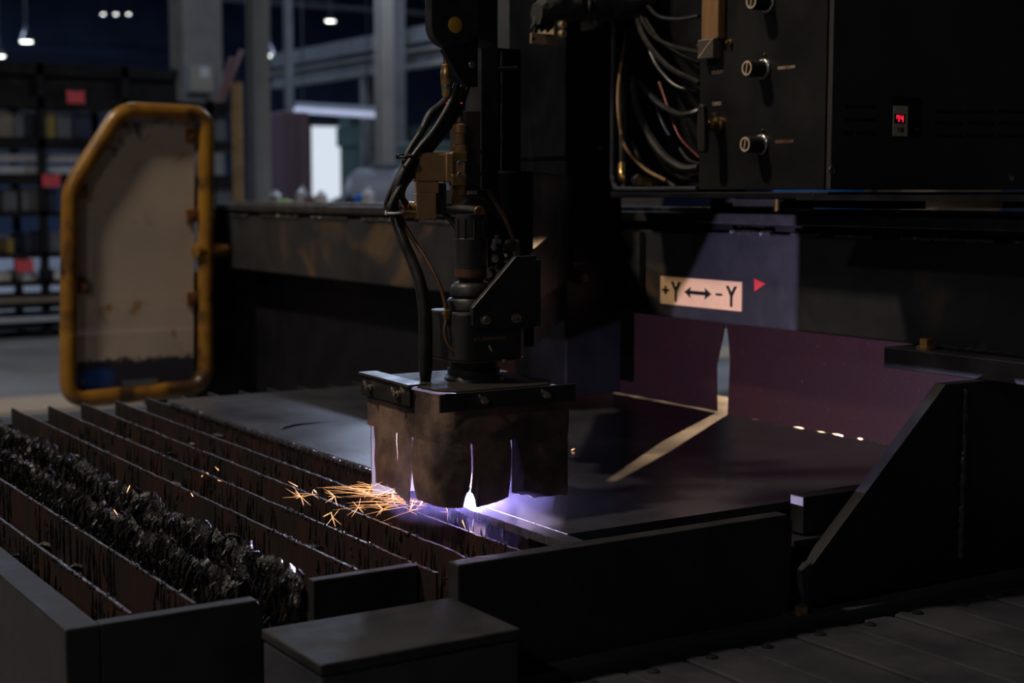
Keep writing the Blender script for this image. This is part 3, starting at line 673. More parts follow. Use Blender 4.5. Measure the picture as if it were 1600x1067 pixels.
# rubber curtain pieces hanging under the beam
CXX = 2.10
def curtain(profL, profR, label, m='curtain_rubber'):      # edges as (y,z) lists from top to bottom; left edge = larger y
    t = thing('rubber_curtain', (CXX, (profL[0][0] + profR[0][0]) / 2, .714), label, 'curtain', 'rubber curtains under the beam')
    nz_, ny_ = 14, 26; vs_ = []; fs = []
    def edge(pr, z):
        for (ya, za), (yb, zb) in zip(pr, pr[1:]):
            if zb <= z <= za + 1e-6: return ya + (yb - ya) * (za - z) / max(1e-6, za - zb)
        return pr[-1][0]
    for s_ in (0, 1):
        for i in range(nz_ + 1):
            for j in range(ny_ + 1):
                v = i / nz_; zt2, zb2 = profL[0][1], min(profL[-1][1], profR[-1][1])
                ye = edge(profL, zt2 + (zb2 - zt2) * v); yr = edge(profR, zt2 + (zb2 - zt2) * v); y = ye + (yr - ye) * j / ny_
                zb3 = zb2 + .0016 * noise.noise(Vector((y * 30, 1, 8))) + .0012 * noise.noise(Vector((y * 90, 1, 8)))
                z = zt2 + (zb3 - zt2) * v
                vs_.append((CXX + s_ * .004 + .006 * v * noise.noise(Vector((y * 4, v, 2))), y, z))
    q = (nz_ + 1) * (ny_ + 1); w_ = ny_ + 1
    for i in range(nz_):
        for j in range(ny_):
            a_ = i * w_ + j; fs += [(a_, a_ + 1, a_ + w_ + 1, a_ + w_), (q + a_, q + a_ + w_, q + a_ + w_ + 1, q + a_ + 1)]
    for i in range(nz_):
        for j in (0, ny_): a_ = i * w_ + j; fs.append((a_, a_ + w_, q + a_ + w_, q + a_))
    for j in range(ny_):
        for i in (0, nz_): a_ = i * w_ + j; fs.append((a_, a_ + 1, q + a_ + 1, q + a_))
    MB().add(vs_, fs, True).build('sheet', m, t)
    MB().box((CXX + .005, profL[0][0], .895), (CXX + .011, profR[0][0], .92)).build('clamp_strip', 'dark_steel', t)
def cy(px, py): return onx(px, py, CXX).y
zb = .7138
gL = [(cy(1133, 500), .919), (cy(1129, 530), .880), (cy(1119, 580), .815), (cy(1119, 655), zb)]
gR = [(cy(1134, 500), .919), (cy(1139, 545), .865), (cy(1141, 570), .825), (cy(1137, 655), zb)]
curtain([(3.50, .919), (3.50, zb)], gL, 'maroon rubber curtain between the column and the bright slit')
gR[-1] = (gR[-1][0], zb - .0014)
curtain(gR, [(1.72, .919), (1.72, zb - .0014)], 'maroon speckled rubber curtain right of the bright slit')
curtain([(5.0, .919), (5.0, zb - .25)], [(3.525, .919), (3.535, zb)], 'rubber curtain darkened for shade under the left part of the beam', 'curtain_shaded')

# yellow pipe guard at the far end of the beam
YG = 4.97
def g(px, py): return ony(px, py, YG)
ge = g(215, 620)
gd = thing('pipe_guard', (g(110, 620).x, YG, g(112, 622).z), 'worn yellow pipe guard with a scorched metal sheet at the beam end', 'guard')
crn = [((109, 296), 20), ((188, 172), 26), ((322, 178), 26), ((321, 604), 30), ((106, 626), 34)]   # corner pixel, round-off in px
path = []
for i, (c, rr) in enumerate(crn):
    p0, p1, p2 = (Vector(crn[i - 1][0]), Vector(c), Vector(crn[(i + 1) % len(crn)][0]))
    d0, d1 = (p0 - p1).normalized(), (p2 - p1).normalized(); A_, B_ = p1 + d0 * rr, p1 + d1 * rr
    for k in range(9):
        s_ = k / 8; q = A_ * (1 - s_) ** 2 + p1 * 2 * s_ * (1 - s_) + B_ * s_ * s_; path.append(g(q.x, q.y))
path.append(path[0]); 
# close the loop with several points on each straight
MB().tube(path, .0285, 16, cap=False).build('pipe_frame', 'yellow_paint', gd)
sh = [g(x, y) for x, y in ((120, 306), (186, 188), (306, 190), (304, 604), (122, 616))]
so = MB().prism([(p.x, YG + .012, p.z) for p in sh], (0, .004, 0)).build('sheet', 'guard_sheet', gd)
for px, py, s_ in ((302, 212, 1), (302, 337, 1), (303, 466, 1), (124, 300, -1), (127, 448, -1)):
    p = g(px, py)
    tb_ = MB().box((p.x - .024, YG - .006, p.z - .022), (p.x + .024, YG + .012, p.z + .022)).build('tab', 'rust_tab', gd, bevel=.002)
    hexbolt(gd, (p.x - .006 * s_, YG - .006, p.z), (0, -1, 0), .009, .01, 'rust_tab')
p = g(130, 598); MB().lathe((p.x, YG + .012, p.z), (0, -1, 0), [(.010, 0), (.010, .003), (.006, .003), (.006, .0005), (0, .0005)], 14).build('eyelet', 'steel', gd)
MB().box((g(194, 600).x, YG + .008, g(194, 612).z - .012), (g(248, 600).x, YG + .0125, g(248, 588).z - .008)).build('sheet_patch', 'box_grey', gd)
a_, b_ = g(316, 392), Vector((1.955, YG + .07, g(322, 392).z))
MB().tube([a_ + Vector((-.03, -.01, 0)), a_ + Vector((.08, .01, 0)), b_], .027, 14).build('mounting_stub', 'yellow_paint', gd)

# ================================================================== COLUMN, CARRIAGE ARM, CABINET
colm = thing('carriage_column', (1.91, 2.77, .74), 'dark vertical carriage column standing on the beam front', 'column')
MB().box((1.835, 2.665, .742), (1.985, 2.87, 1.255)).build('lower_cover', 'column_paint', colm, bevel=.004)
MB().box((1.825, 2.655, 1.262), (1.985, 2.88, 2.1)).build('upper_cover', 'column_paint', colm, bevel=.004)
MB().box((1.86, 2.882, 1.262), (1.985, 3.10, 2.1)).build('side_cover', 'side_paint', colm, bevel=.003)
MB().box((1.84, 2.67, 1.255), (1.985, 2.865, 1.262)).build('joint_gap', 'rack_black', colm)
p = ony(905, 411, 2.665)
text('lettering', 'BRAKE', 'red_print', colm, (ony(896, 413, 2.665).x, 2.6645, ony(896, 414, 2.665).z), (1, 0, 0), (0, 0, 1), .0065, 1.1)
p = ony(904, 433, 2.665); kb = MB().lathe((p.x, 2.665, p.z), (0, -1, 0), [(.017, 0), (.017, .004), (.012, .006), (.012, .022), (.010, .024), (0, .024)], 20).build('knob', 'rubber', colm)
MB().cyl((p.x - .004, 2.640, p.z + .004), (p.x + .004, 2.640, p.z - .004), .0015, n=6).build('pointer', 'steel', kb)
MB().box((1.985, 2.60, .98), (1.999, 2.93, 1.10)).build('carriage_plate', 'dark_steel', colm)
p = ony(937, 232, 2.655); hexbolt(colm, (p.x, 2.655, p.z), (0, -1, 0), .006, .006, 'dark_steel')
# bracket with two cap screws on the column
pa, pb = onx(829, 61, 1.825), onx(868, 61, 1.825)
br = thing('copper_bracket', (1.82, pa.y, pa.z), 'copper coloured angle bracket with two cap screws on the column', 'bracket')
q0, q1 = ony(829, 68, 2.60), ony(872, 54, 2.60)
MB().box((q0.x, 2.598, q0.z), (q1.x, 2.602, q1.z)).build('arm', 'bracket_zinc', br, bevel=.0008)
q2 = ony(864, 41, 2.60); MB().box((q2.x, 2.598, q1.z), (q2.x + .004, 2.655, q2.z)).build('leg', 'bracket_zinc', br, bevel=.0008)
p = ony(834, 61, 2.598); MB().lathe((p.x, 2.598, p.z), (0, -1, 0), [(.0035, 0), (.0035, .0006), (.0018, .0006), (.0018, .0001), (0, .0001)], 12).build('hole', 'rack_black', br)
for py in (39, 53):
    p = ony(877, py, 2.655); MB().lathe((p.x, 2.655, p.z), (0, -1, 0), [(.0085, 0), (.0085, .002), (.0065, .002), (.0065, .011), (.004, .011), (.004, .006), (0, .006)], 18).build('cap_screw', 'bracket_zinc', br)
# dark gathered cloth boot over the column top
bt = thing('cloth_boot', (1.88, 2.58, 1.50), 'black cloth boot gathered around the cables above the column', 'cloth')
pts = [ony(x, y, 2.56) for x, y in ((838, 22), (860, 10), (900, 6), (940, 8), (975, 10), (1012, 0))]
pts = smooth_path(pts, 6); vs_ = []; fs = []; n = 20
for i, p in enumerate(pts):
    for k in range(n):
        a = 2 * math.pi * k / n; rr = (.030 + .006 * noise.noise(Vector((i * .5, k * .8, 1))) + .004 * noise.noise(Vector((i * 1.3, k * 1.7, 4)))) * (.75 + .35 * math.sin(i / len(pts) * 3))
        vs_.append(p + Vector((0, math.cos(a) * rr, math.sin(a) * rr)))
for i in range(len(pts) - 1):
    for k in range(n): fs.append((i * n + k, i * n + (k + 1) % n, (i + 1) * n + (k + 1) % n, (i + 1) * n + k))
fs += [list(range(n))[::-1], list(range((len(pts) - 1) * n, len(pts) * n))]
MB().add(vs_, fs, True).build('sleeve', 'cloth_black', bt)
for k in range(7):
    a = ony(836 + 4 * k, 24 + k % 3, 2.57 + .006 * (k % 3)); b = ony(830 + 5 * k, 46 + 4 * (k % 2), 2.565 + .004 * (k % 2))
    MB().tube(smooth_path([a, a.lerp(b, .5) + Vector((.002, -.004, 0)), b], 4), [.004] * 4 + [.0045] * 4 + [.003], 7).build('fringe', 'cloth_black', bt)
zc0 = ony(920, 8, 2.52); MB().tube(smooth_path([ony(921, -6, 2.54), ony(922, 8, 2.52), ony(921, 24, 2.53), ony(923, 35, 2.60)], 6), .004, 6).build('zip_tie', 'rubber', bt)
MB().box((1.86, 2.57, 1.525), (2.0, 2.66, 1.545)).build('clamp', 'black_paint', bt)

# diagonal carriage arm from the column to the torch slide
arm = thing('carriage_arm', (1.6, 2.4, 1.0), 'dark diagonal carriage arm between the torch slide and the column', 'arm')
d = Vector((1.88 - 1.30, 2.76 - 2.06, 0)).normalized(); nrm = Vector((-d.y, d.x, 0))
mid = Vector((1.575, 2.39, 0)); hl = .40
MB().obox((mid.x, mid.y, 1.11), d * hl, nrm * .040, (0, 0, .11)).build('arm_box', 'column_paint', arm, bevel=.003)
MB().obox((mid.x, mid.y, .96), d * (hl * .72), nrm * .030, (0, 0, .04)).build('arm_rib', 'column_paint', arm, bevel=.003)
# torch slide: vertical dark plates behind the torch
sl = thing('torch_slide', (1.27, 2.02, .95), 'black vertical slide with guide plates behind the torch', 'slide')
def tp(px, py, off=0.0): return at(px, py, 2.304 + off)
def vbox(px0, px1, py0, py1, off, thick, name, m, parent, bevel=.001):   # box facing -Y spanning pixels, front face at torch depth + off
    a, b = tp(px0, py0, off), tp(px1, py1, off)
    return MB().prism([Vector((a.x, a.y, a.z)), Vector((b.x, a.y, a.z)), Vector((b.x, a.y, b.z)), Vector((a.x, a.y, b.z))], (0, thick, 0)).build(name, m, parent, bevel=bevel)
yb_ = 2.03
def ybox(px0, px1, py0, py1, y, thick, name, m, parent, bevel=.001):
    a, b = ony(px0, (py0 + py1) / 2, y), ony(px1, (py0 + py1) / 2, y); z0_, z1_ = ony((px0 + px1) / 2, py1, y).z, ony((px0 + px1) / 2, py0, y).z
    return MB().box((a.x, y, z0_), (b.x, y + thick, z1_)).build(name, m, parent, bevel=bevel)
ybox(752, 778, -360, 300, 2.05, .05, 'guide_plate', 'torch_black', sl)
ybox(777, 814, 76, 300, 2.12, .03, 'guide_plate', 'rack_black', sl)
ybox(728, 751, 174, 298, 2.00, .05, 'slide_cover', 'slide_cover', sl)
ybox(746, 782, 296, 330, 2.04, .10, 'slide_foot', 'torch_black', sl)
ybox(765, 836, 300, 505, 2.20, .04, 'back_plate', 'column_paint', sl)
q = ony(800, 107, 2.115); MB().tube([ony(770, 108, 2.10), ony(808, 106, 2.10)], .003, 8).build('guide_pin', 'dark_steel', sl)
weld(sl, ony(784, 80, 2.118), ony(784, 295, 2.118), .0025, 'dark_steel', .008)
for px, py in ((736, 236), (750, 237), (751, 272)): p = ony(px, py, 1.999); capscrew(sl, p, (0, -1, 0), .003, 'dark_steel')

# cabinet
cab = thing('control_cabinet', (2.1, 2.2, 1.19), 'black control cabinet with gas knobs and a lit display above the beam', 'cabinet')
CX = 1.88
cyn, cyl_, cyb = onx(1287, 297, CX).y, onx(1091, 294, CX).y, onx(958, 297, CX).y
zb = 1.190; ztop = 2.0
MB().box((CX, cyn, zb), (CX + .012, cyl_, ztop)).build('gas_panel', 'panel_paint', cab, bevel=.002)
MB().box((CX + .004, cyn - .012, zb), (CX + .75, cyn, ztop)).build('front_door', 'door_paint', cab, bevel=.002)
MB().box((1.80, 1.25, 1.172), (2.30, cyn - .016, 1.181)).build('shade_shelf', 'black_paint', cab)  # ledge added edge-on to keep lamp light off the beam below
MB().box((CX + .02, cyn, zb + .004), (CX + .75, cyl_, ztop)).build('housing', 'rack_black', cab)
MB().box((CX + .12, cyl_, zb + .004), (CX + .75, cyb, ztop)).build('bay_back', 'rack_black', cab)
MB().box((CX, cyl_, zb - .004), (CX + .12, cyb, zb + .002)).build('bay_floor', 'black_paint', cab)
MB().box((CX + .03, cyb - .004, zb), (CX + .12, cyb, ztop)).build('bay_side', 'black_paint', cab)
MB().box((CX - .004, cyn - .014, zb - .016), (CX + .75, cyb + .004, zb - .004)).build('base_tray', 'black_paint', cab, bevel=.002)
fr = smooth_path([(CX - .002, cyl_ + .0, zb + .002), (CX - .002, cyb - .035, zb + .002), (CX - .002, cyb - .010, zb + .006), (CX - .002, cyb - .002, zb + .028), (CX - .002, cyb, zb + .10), (CX - .002, cyb, zb + .8)], 8)
MB().tube(fr, .0055, 10).build('bay_frame', 'charcoal_paint', cab)
for dx in (.25, .55): MB().box((CX + dx, 2.0, 1.154), (CX + dx + .08, 2.35, zb - .016)).build('mount', 'rack_black', cab)
MB().box((2.03, 2.32, 1.144), (2.07, 2.42, zb - .016)).build('mount', 'dark_steel', cab)
# knobs on the gas panel
def knob(px, py, r, ln):
    p = onx(px, py, CX)
    k = MB().lathe(p, (-1, 0, 0), [(r * 1.15, 0), (r * 1.15, .004), (r * 1.0, .006)], 24).build('knob_collar', 'steel', cab)
    b = MB().lathe(p, (-1, 0, 0), [(r * .92, .006), (r * .92, ln - .004), (r * .84, ln), (0, ln)], 24).build('knob', 'rubber', cab)
    MB().lathe(p + Vector((-ln, 0, 0)), (-1, 0, 0), [(r * .82, -.0002), (r * .82, .0008), (r * .62, .0008), (r * .62, -.0002)], 24).build('knob_ring', 'label_print', b)
    c = p + Vector((-ln - .0006, 0, 0)); MB().obox(c, (.0006, 0, 0), (0, .0012, 0), (0, -.002, r * .6)).build('pointer', 'label_print', b)
    MB().lathe(p + Vector((0, -.004, r * 1.6)), (-1, 0, 0), [(.0018, 0), (.0018, .003), (0, .004)], 10).build('pilot_pin', 'brass', cab)
knob(1193, 108, .0165, .040); knob(1190, 226, .0165, .040); knob(1200, 4, .0165, .040)
def panel_text(body, px, py, hpx, m='label_print', sq=.95):
    p = onx(px, py, CX - .0004); p2 = onx(px, py - hpx, CX - .0004)
    text('lettering', body, m, cab, p, (0, -1, 0), (0, 0, 1), p2.z - p.z, sq, .0003, 'LEFT', .0001)
panel_text('PREHEAT O.HIGH', 1215, 109, 5, 'label_print', .72); panel_text('PREHEAT O.LOW', 1211, 224, 5, 'red_print', .78)
panel_text('LPG FLOW', 1112, 116, 5.5, 'label_print', .78); panel_text('CHECK', 1113, 165, 5.5, 'label_print', .85)
# flow tube block and lever valve
f0, f1 = onx(1104, 93, CX), onx(1128, 61, CX)
fb = thing('flow_meter', (CX - .02, (f0.y + f1.y) / 2, f0.z), 'wooden looking flow tube with a metal foot block on the gas panel', 'flow meter')
MB().box((CX - .022, f1.y, f0.z), (CX, f0.y, f1.z)).build('foot_block', 'bolt_steel', fb, bevel=.001)
MB().box((CX - .018, onx(1133, 60, CX).y, f1.z), (CX, onx(1107, 60, CX).y, f1.z + .25)).build('tube_body', 'wood', fb, bevel=.002)
sc0, sc1 = f0.y + .0, f1.y
MB().obox((CX - .0225, (f0.y + f1.y) / 2, (f0.z + f1.z) / 2), (.0006, 0, 0), (0, (f1.y - f0.y) * .46, (f1.z - f0.z) * .46), (0, .0005, .0008)).build('scribe_line', 'label_print', fb)
for px, py in ((1142, 66), (1097, 72)):
    p = onx(px, py, CX); MB().lathe(p, (-1, 0, 0), [(.0055, 0), (.0055, .004), (.003, .005), (.003, .011), (0, .012)], 14).build('thumb_screw', 'brass', fb)
lv0 = onx(1124, 196, CX)
lv = thing('lever_valve', (CX, lv0.y, lv0.z), 'grey lever valve on a brass stem at the panel edge', 'valve')
MB().lathe(lv0, (-1, 0, 0), [(.016, 0), (.016, .008), (.012, .010), (.012, .024), (.009, .026), (.009, .034)], 20).build('stem', 'brass', lv)
hx = lv0 + Vector((-.034, 0, 0)); pz = [(-.006, .036), (.004, .040), (.011, .034), (.013, 0), (.010, -.048), (.006, -.052), (-.009, -.052), (-.012, -.046), (-.011, 0)]
MB().prism([hx + Vector((0, y, z)) for y, z in pz], (-.012, 0, 0)).build('handle', 'rubber_grey', lv, bevel=.003)
p = onx(1127, 180, CX); MB().prism([p + Vector((-.014, .008, .004)), p + Vector((-.014, -.006, .005)), p + Vector((-.014, -.004, -.004))], (-.003, 0, 0)).build('pointer', 'brass', lv)
# front door details: vents, display, locks
def dq(px, py): return ony(px, py, cyn - .012)
for r0, cols in (((163, 168, 1320, 1367), [(1320, 1341), (1344, 1368)]), ((184, 188, 1320, 1367), [(1320, 1338), (1341, 1368)]), ((204, 209, 1319, 1366), [(1319, 1333), (1337, 1367)])):
    for x0_, x1_ in cols:
        a, b = dq(x0_, r0[0]), dq(x1_, r0[1] + 2); MB().box((a.x, cyn - .0128, b.z), (b.x, cyn - .0118, a.z)).build('vent_slot', 'ink', cab)
for ys in (174, 193, 212):
    for x0_ in (1461, 1510, 1560, 1610, 1660):
        a, b = dq(x0_, ys - 3.5), dq(x0_ + 43, ys + 3.5); MB().box((a.x, cyn - .0128, b.z), (b.x, cyn - .0118, a.z)).build('vent_slot', 'ink', cab)
a, b = dq(1394, 150), dq(1439, 214)
MB().prism([(a.x + .004, cyn - .0130, a.z), (b.x - .004, cyn - .0130, a.z), (b.x, cyn - .0130, a.z - .004), (b.x, cyn - .0130, b.z + .004), (b.x - .004, cyn - .0130, b.z), (a.x + .004, cyn - .0130, b.z), (a.x, cyn - .0130, b.z + .004), (a.x, cyn - .0130, a.z - .004)], (0, .001, 0)).build('display_window', 'ink', cab)
a, b = dq(1395, 165), dq(1416, 213)
md = MB().box((a.x, cyn - .0145, b.z), (b.x, cyn - .0130, a.z)).build('display_module', 'ivory', cab)
c0, c1 = dq(1396, 178), dq(1412, 193); MB().box((c0.x, cyn - .0150, c1.z), (c1.x, cyn - .0145, c0.z)).build('readout_window', 'ink', md)
def seg(cx, cz, s, on):
    h = s; w_ = s * .5; t_ = s * .13
    S = {'a': ((-w_, h), (w_, h)), 'b': ((w_, 0), (w_, h)), 'c': ((w_, -h), (w_, 0)), 'd': ((-w_, -h), (w_, -h)), 'e': ((-w_, -h), (-w_, 0)), 'f': ((-w_, 0), (-w_, h)), 'g': ((-w_, 0), (w_, 0))}
    for k in on:
        (xa, za), (xb, zb_) = S[k]; MB().box((cx + xa - t_, cyn - .0154, cz + za - t_), (cx + xb + t_, cyn - .0150, cz + zb_ + t_)).build('digit_segment', 'led_red', md)
cz = (c0.z + c1.z) / 2; wx = c1.x - c0.x
seg(c0.x + wx * .32, cz, .0052, 'abcf'); seg(c0.x + wx * .70, cz, .0052, 'bcfg')
text('lettering', 'CSB', 'ink', md, (dq(1401, 205).x, cyn - .0146, dq(1401, 206).z), (1, 0, 0), (0, 0, 1), .008, .8)
p = dq(1432, 202); MB().box((p.x - .004, cyn - .0136, p.z - .001), (p.x + .004, cyn - .0131, p.z + .001)).build('status_light', 'red_print', cab)
for px, py in ((1300, 266), (1580, 275)): p = dq(px, py); MB().lathe((p.x, cyn - .012, p.z), (0, -1, 0), [(.008, 0), (.008, .002), (.005, .003), (.005, .001), (0, .001)], 18).build('door_lock', 'steel', cab)
for px in (1270, 1355, 1420): p = dq(px, 305); capscrew(cab, (p.x, cyn - .014, zb - .010), (0, -1, 0), .003, 'dark_steel')
# cables in the bay
def bay(px, py, dx=.03): return onx(px, py, CX + dx)
cables = [
    ('cable_grey', .004, [(1012, 10, .05), (1030, 26, .04), (1060, 30, .04), (1092, 25, .04)]),
    ('cable_grey', .0045, [(998, 22, .05), (1020, 55, .03), (1050, 72, .03), (1092, 82, .04)]),
    ('cable_grey', .004, [(1003, 22, .06), (1030, 62, .045), (1060, 85, .05), (1092, 100, .06)]),
    ('cable_grey', .006, [(992, 24, .04), (1010, 65, .02), (1045, 105, .02), (1092, 130, .035)]),
    ('dark_steel', .0035, [(1008, 55, .06), (1022, 95, .05), (1040, 120, .04), (1060, 136, .04), (1092, 142, .05)]),
    ('cable_grey', .0065, [(1000, 130, .06), (1030, 162, .03), (1060, 178, .02), (1078, 178, .02), (1094, 172, .03)]),
    ('red_wire', .0028, [(1030, 128, .06), (1044, 168, .05), (1062, 214, .04), (1092, 246, .05)]),
    ('cable_grey', .009, [(985, 30, .06), (988, 120, .05), (1000, 180, .04), (1030, 235, .035), (1065, 262, .04), (1092, 262, .05)]),
    ('wood', .0038, [(981, 40, .07), (968, 120, .05), (966, 170, .03), (975, 225, .02), (1005, 262, .02), (1040, 282, .03)]),
    ('rubber_grey', .0045, [(988, 60, .08), (980, 160, .06), (988, 220, .05), (1010, 262, .04), (1055, 292, .04)]),
    ('rubber_grey', .006, [(978, 40, .09), (972, 160, .08), (972, 262, .06)]),
    ('rubber_grey', .007, [(1000, 40, .09), (1004, 160, .09), (1020, 230, .08), (1060, 275, .07), (1092, 280, .06)]),
    ('box_blue', .003, [(1020, 150, .07), (1034, 190, .06), (1046, 212, .05)]),
    ('dark_steel', .003, [(1062, 232, .05), (1076, 250, .04), (1092, 256, .05)]),
]
for m, r, pp in cables: MB().tube(smooth_path([bay(*q) for q in pp], 8), r, 8).build('cable', m, cab)
el = smooth_path([bay(972, 258, .06), bay(972, 272, .05), bay(975, 280, .05), bay(985, 281, .05), bay(992, 281, .05)], 5)
MB().tube(el, .010, 12).build('pipe_elbow', 'brass', cab)
a_, b_ = bay(990, 281, .05), bay(1024, 284, .05)
dd = (b_ - a_).normalized()
MB().lathe(a_, dd, [(.009, 0), (.013, .002), (.013, .008), (.010, .010), (.010, .013), (.014, .015), (.014, .022), (.010, .024)], 6).build('pipe_nut', 'steel', cab)
MB().tube([a_ + dd * .026, b_], .0125, 4).build('pipe_union', 'brass', cab)
# hardware between the cabinet tray and the beam
hw = thing('drive_unit', (2.05, 2.25, 1.154), 'dark drive block on the beam rail below the cabinet', 'drive unit')
q0, q1 = onx(1145, 318, 2.02), onx(1212, 340, 2.02)
MB().box((2.02, q1.y, 1.150), (2.12, q0.y, 1.172)).build('body', 'dark_steel', hw, bevel=.001)
for k in range(5): MB().box((2.017, q1.y + .004, 1.153 + k * .004), (2.02, q0.y - .004, 1.155 + k * .004)).build('fin', 'steel', hw)
MB().cyl((2.005, q1.y - .02, 1.146), (2.005, q1.y - .02, 1.172), .006, n=10).build('post', 'brass', hw)
# things glimpsed through the slot under the cabinet, out in the hall
q = at(1262, 324, 9); tp0 = thing('blue_drum', (q.x, q.y, 0), 'blue drum glimpsed through the slot under the cabinet', 'drum')
MB().lathe((q.x + .1, q.y, 0), (0, 0, 1), [(.27, 0), (.28, .02), (.28, .38), (.29, .40), (.28, .42), (.28, .8), (.29, .82), (.28, .84), (.28, 1.30), (.26, 1.31)], 28).build('shell', 'blue_tarp', tp0)
MB().lathe((q.x + .1, q.y, 1.31), (0, 0, 1), [(.24, 0), (.24, .01), (.05, .01), (.05, .03)], 20).build('lid', 'blue_tarp', tp0)
for px, w_, lab in ((1362, .2, 'pale crate beside the blue drum behind the beam'), (1480, .5, 'pale crate farther right behind the beam'), (985, .25, 'small pale crate seen past the column edge')):
    q = at(px, 322, 9.3); boxthing('pale_crate', 'box_tan', (q.x - .1, q.y, 0), (q.x + w_, q.y + .5, 1.28), lab, 'crate', 'crates behind the beam')

# ================================================================== TORCH
AX, AY = 1.166, 1.945
def zat(py, off=0.0): return tp(737, py, off).z
def ax(z): return Vector((AX, AY, z))
to = thing('cutting_torch', (AX, AY, .74), 'dark plasma cutting torch with a collision sensor housing above the arc', 'torch')
k_ = 2.304 / F
def rpx(p): return p * k_
MB().lathe((AX, AY, 0), (0, 0, 1), [(rpx(18), zat(440)), (rpx(20), zat(434)), (rpx(25), zat(432)), (rpx(25.5), zat(428)), (rpx(25.5), zat(372)), (rpx(24), zat(371)), (rpx(23), zat(370)), (rpx(23), zat(334))], 32).build('barrel', 'torch_black', to)
MB().lathe((AX, AY, 0), (0, 0, 1), [(rpx(25.8), zat(430)), (rpx(25.8), zat(418))], 32).build('barrel_band', 'copper_tube', to)
MB().lathe((AX + .002, AY, 0), (0, 0, 1), [(rpx(30), zat(464)), (rpx(35), zat(458)), (rpx(34), zat(446)), (rpx(28), zat(439)), (rpx(22), zat(438))], 32).build('boot', 'rubber', to)
MB().lathe((AX + .004, AY, 0), (0, 0, 1), [(rpx(42), zat(480)), (rpx(42), zat(468)), (rpx(38), zat(463)), (rpx(28), zat(462))], 32).build('boot_collar', 'rubber', to)
for k in range(10):
    a = 2 * math.pi * k / 10; MB().cyl((AX + rpx(23) * math.cos(a), AY + rpx(23) * math.sin(a), zat(371)), (AX + rpx(23) * math.cos(a), AY + rpx(23) * math.sin(a), zat(340)), rpx(2.2), n=6).build('grip_rib', 'torch_black', to)
# sensor housing: rounded-front block
def rrect(cx, cyy, hx_, hy_, r, n=8):
    out = []
    for sx_, sy_, a0 in ((1, 1, 0), (-1, 1, 90), (-1, -1, 180), (1, -1, 270)):
        for k in range(n + 1):
            a = R(a0 + 90 * k / n); out.append((cx + sx_ * (hx_ - r) + r * math.cos(a), cyy + sy_ * (hy_ - r) + r * math.sin(a)))
    return out
z0_, z1_ = zat(557), zat(482)
ho = MB().prism([(x, y, z0_) for x, y in rrect(AX + .012, AY + .006, .060, .058, .026)], (0, 0, z1_ - z0_)).build('sensor_housing', 'torch_black', to, bevel=.0035)
MB().prism([(x, y, z0_ - .001) for x, y in rrect(AX + .012, AY + .006, .0585, .0565, .026)], (0, 0, .004)).build('housing_rim', 'copper_tube', to)
yf = AY + .006 - .058
pt = ony(740, 533, yf - .0003)
text('lettering', 'ACTI. COLLISION SENSOR', 'red_print', ho, pt, (1, 0, 0), (0, 0, 1), .0052, .68, .0002)
p = ony(766, 544, yf); MB().obox((p.x, yf - .0004, p.z), (.0025, 0, -.004), (0, .0004, 0), (.0012, 0, .0008)).build('mark', 'label_print', ho)
for px, py in ((722, 565), (787, 562)): p = tp(px, py, -.05); MB().lathe((p.x, p.y, z0_ + .002), (0, 0, -1), [(.005, 0), (.005, .004), (.0035, .008), (0, .009)], 12).build('screw', 'bolt_steel', to)
MB().lathe((AX + .004, AY, 0), (0, 0, 1), [(.030, zat(640)), (.044, zat(612)), (.046, zat(606)), (.046, zat(590)), (.043, zat(584)), (.040, zat(582)), (.040, zat(572)), (.038, zat(570)), (.038, zat(552))], 36).build('neck', 'torch_black', to)
MB().lathe((AX, AY, 0), (0, 0, 1), [(.004, .736), (.010, .744), (.013, .760), (.020, .775), (.022, .80), (.026, .84), (.030, zat(640))], 28).build('nozzle', 'copper_tube', to)
# bracket plate: triangular, facing -Y
yb_ = AY - .056
br_pts = [(739, 481), (806, 401), (838, 399), (839, 497), (828, 512), (743, 514), (739, 509)]
MB().prism([ony(x, y, yb_) for x, y in br_pts], (0, .010, 0)).build('bracket', 'torch_black', to, bevel=.0012)
for px, py in ((757, 500), (805, 497)):
    p = ony(px, py, yb_); MB().lathe(p, (0, -1, 0), [(.0072, 0), (.0072, .002), (.0060, .002), (.0060, .008), (.0036, .008), (.0032, .004), (0, .004)], 18).build('bracket_bolt', 'bolt_steel', to)
p = ony(781, 499, yb_); MB().lathe(p, (0, -1, 0), [(.0025, 0), (.002, .0006), (0, .0006)], 10).build('bracket_hole', 'ink', to)
MB().box((ony(838, 450, yb_).x - .004, yb_ + .002, zat(508)), (ony(838, 450, yb_).x + .010, yb_ + .05, zat(404))).build('bracket_return', 'torch_black', to, bevel=.001)
# upper clamp and elbow over the barrel
MB().tube([tp(700, 326, -.01), tp(745, 330, -.02)], .0085, 12).build('clamp_bar', 'torch_black', to)
capscrew(to, tp(748, 330, -.035), (-.3, -1, 0), .008, 'brass')
MB().tube(smooth_path([tp(722, 322, 0), tp(735, 316, 0), tp(748, 318, .01), tp(756, 332, .01)], 6), .012, 12).build('elbow', 'rubber', to)

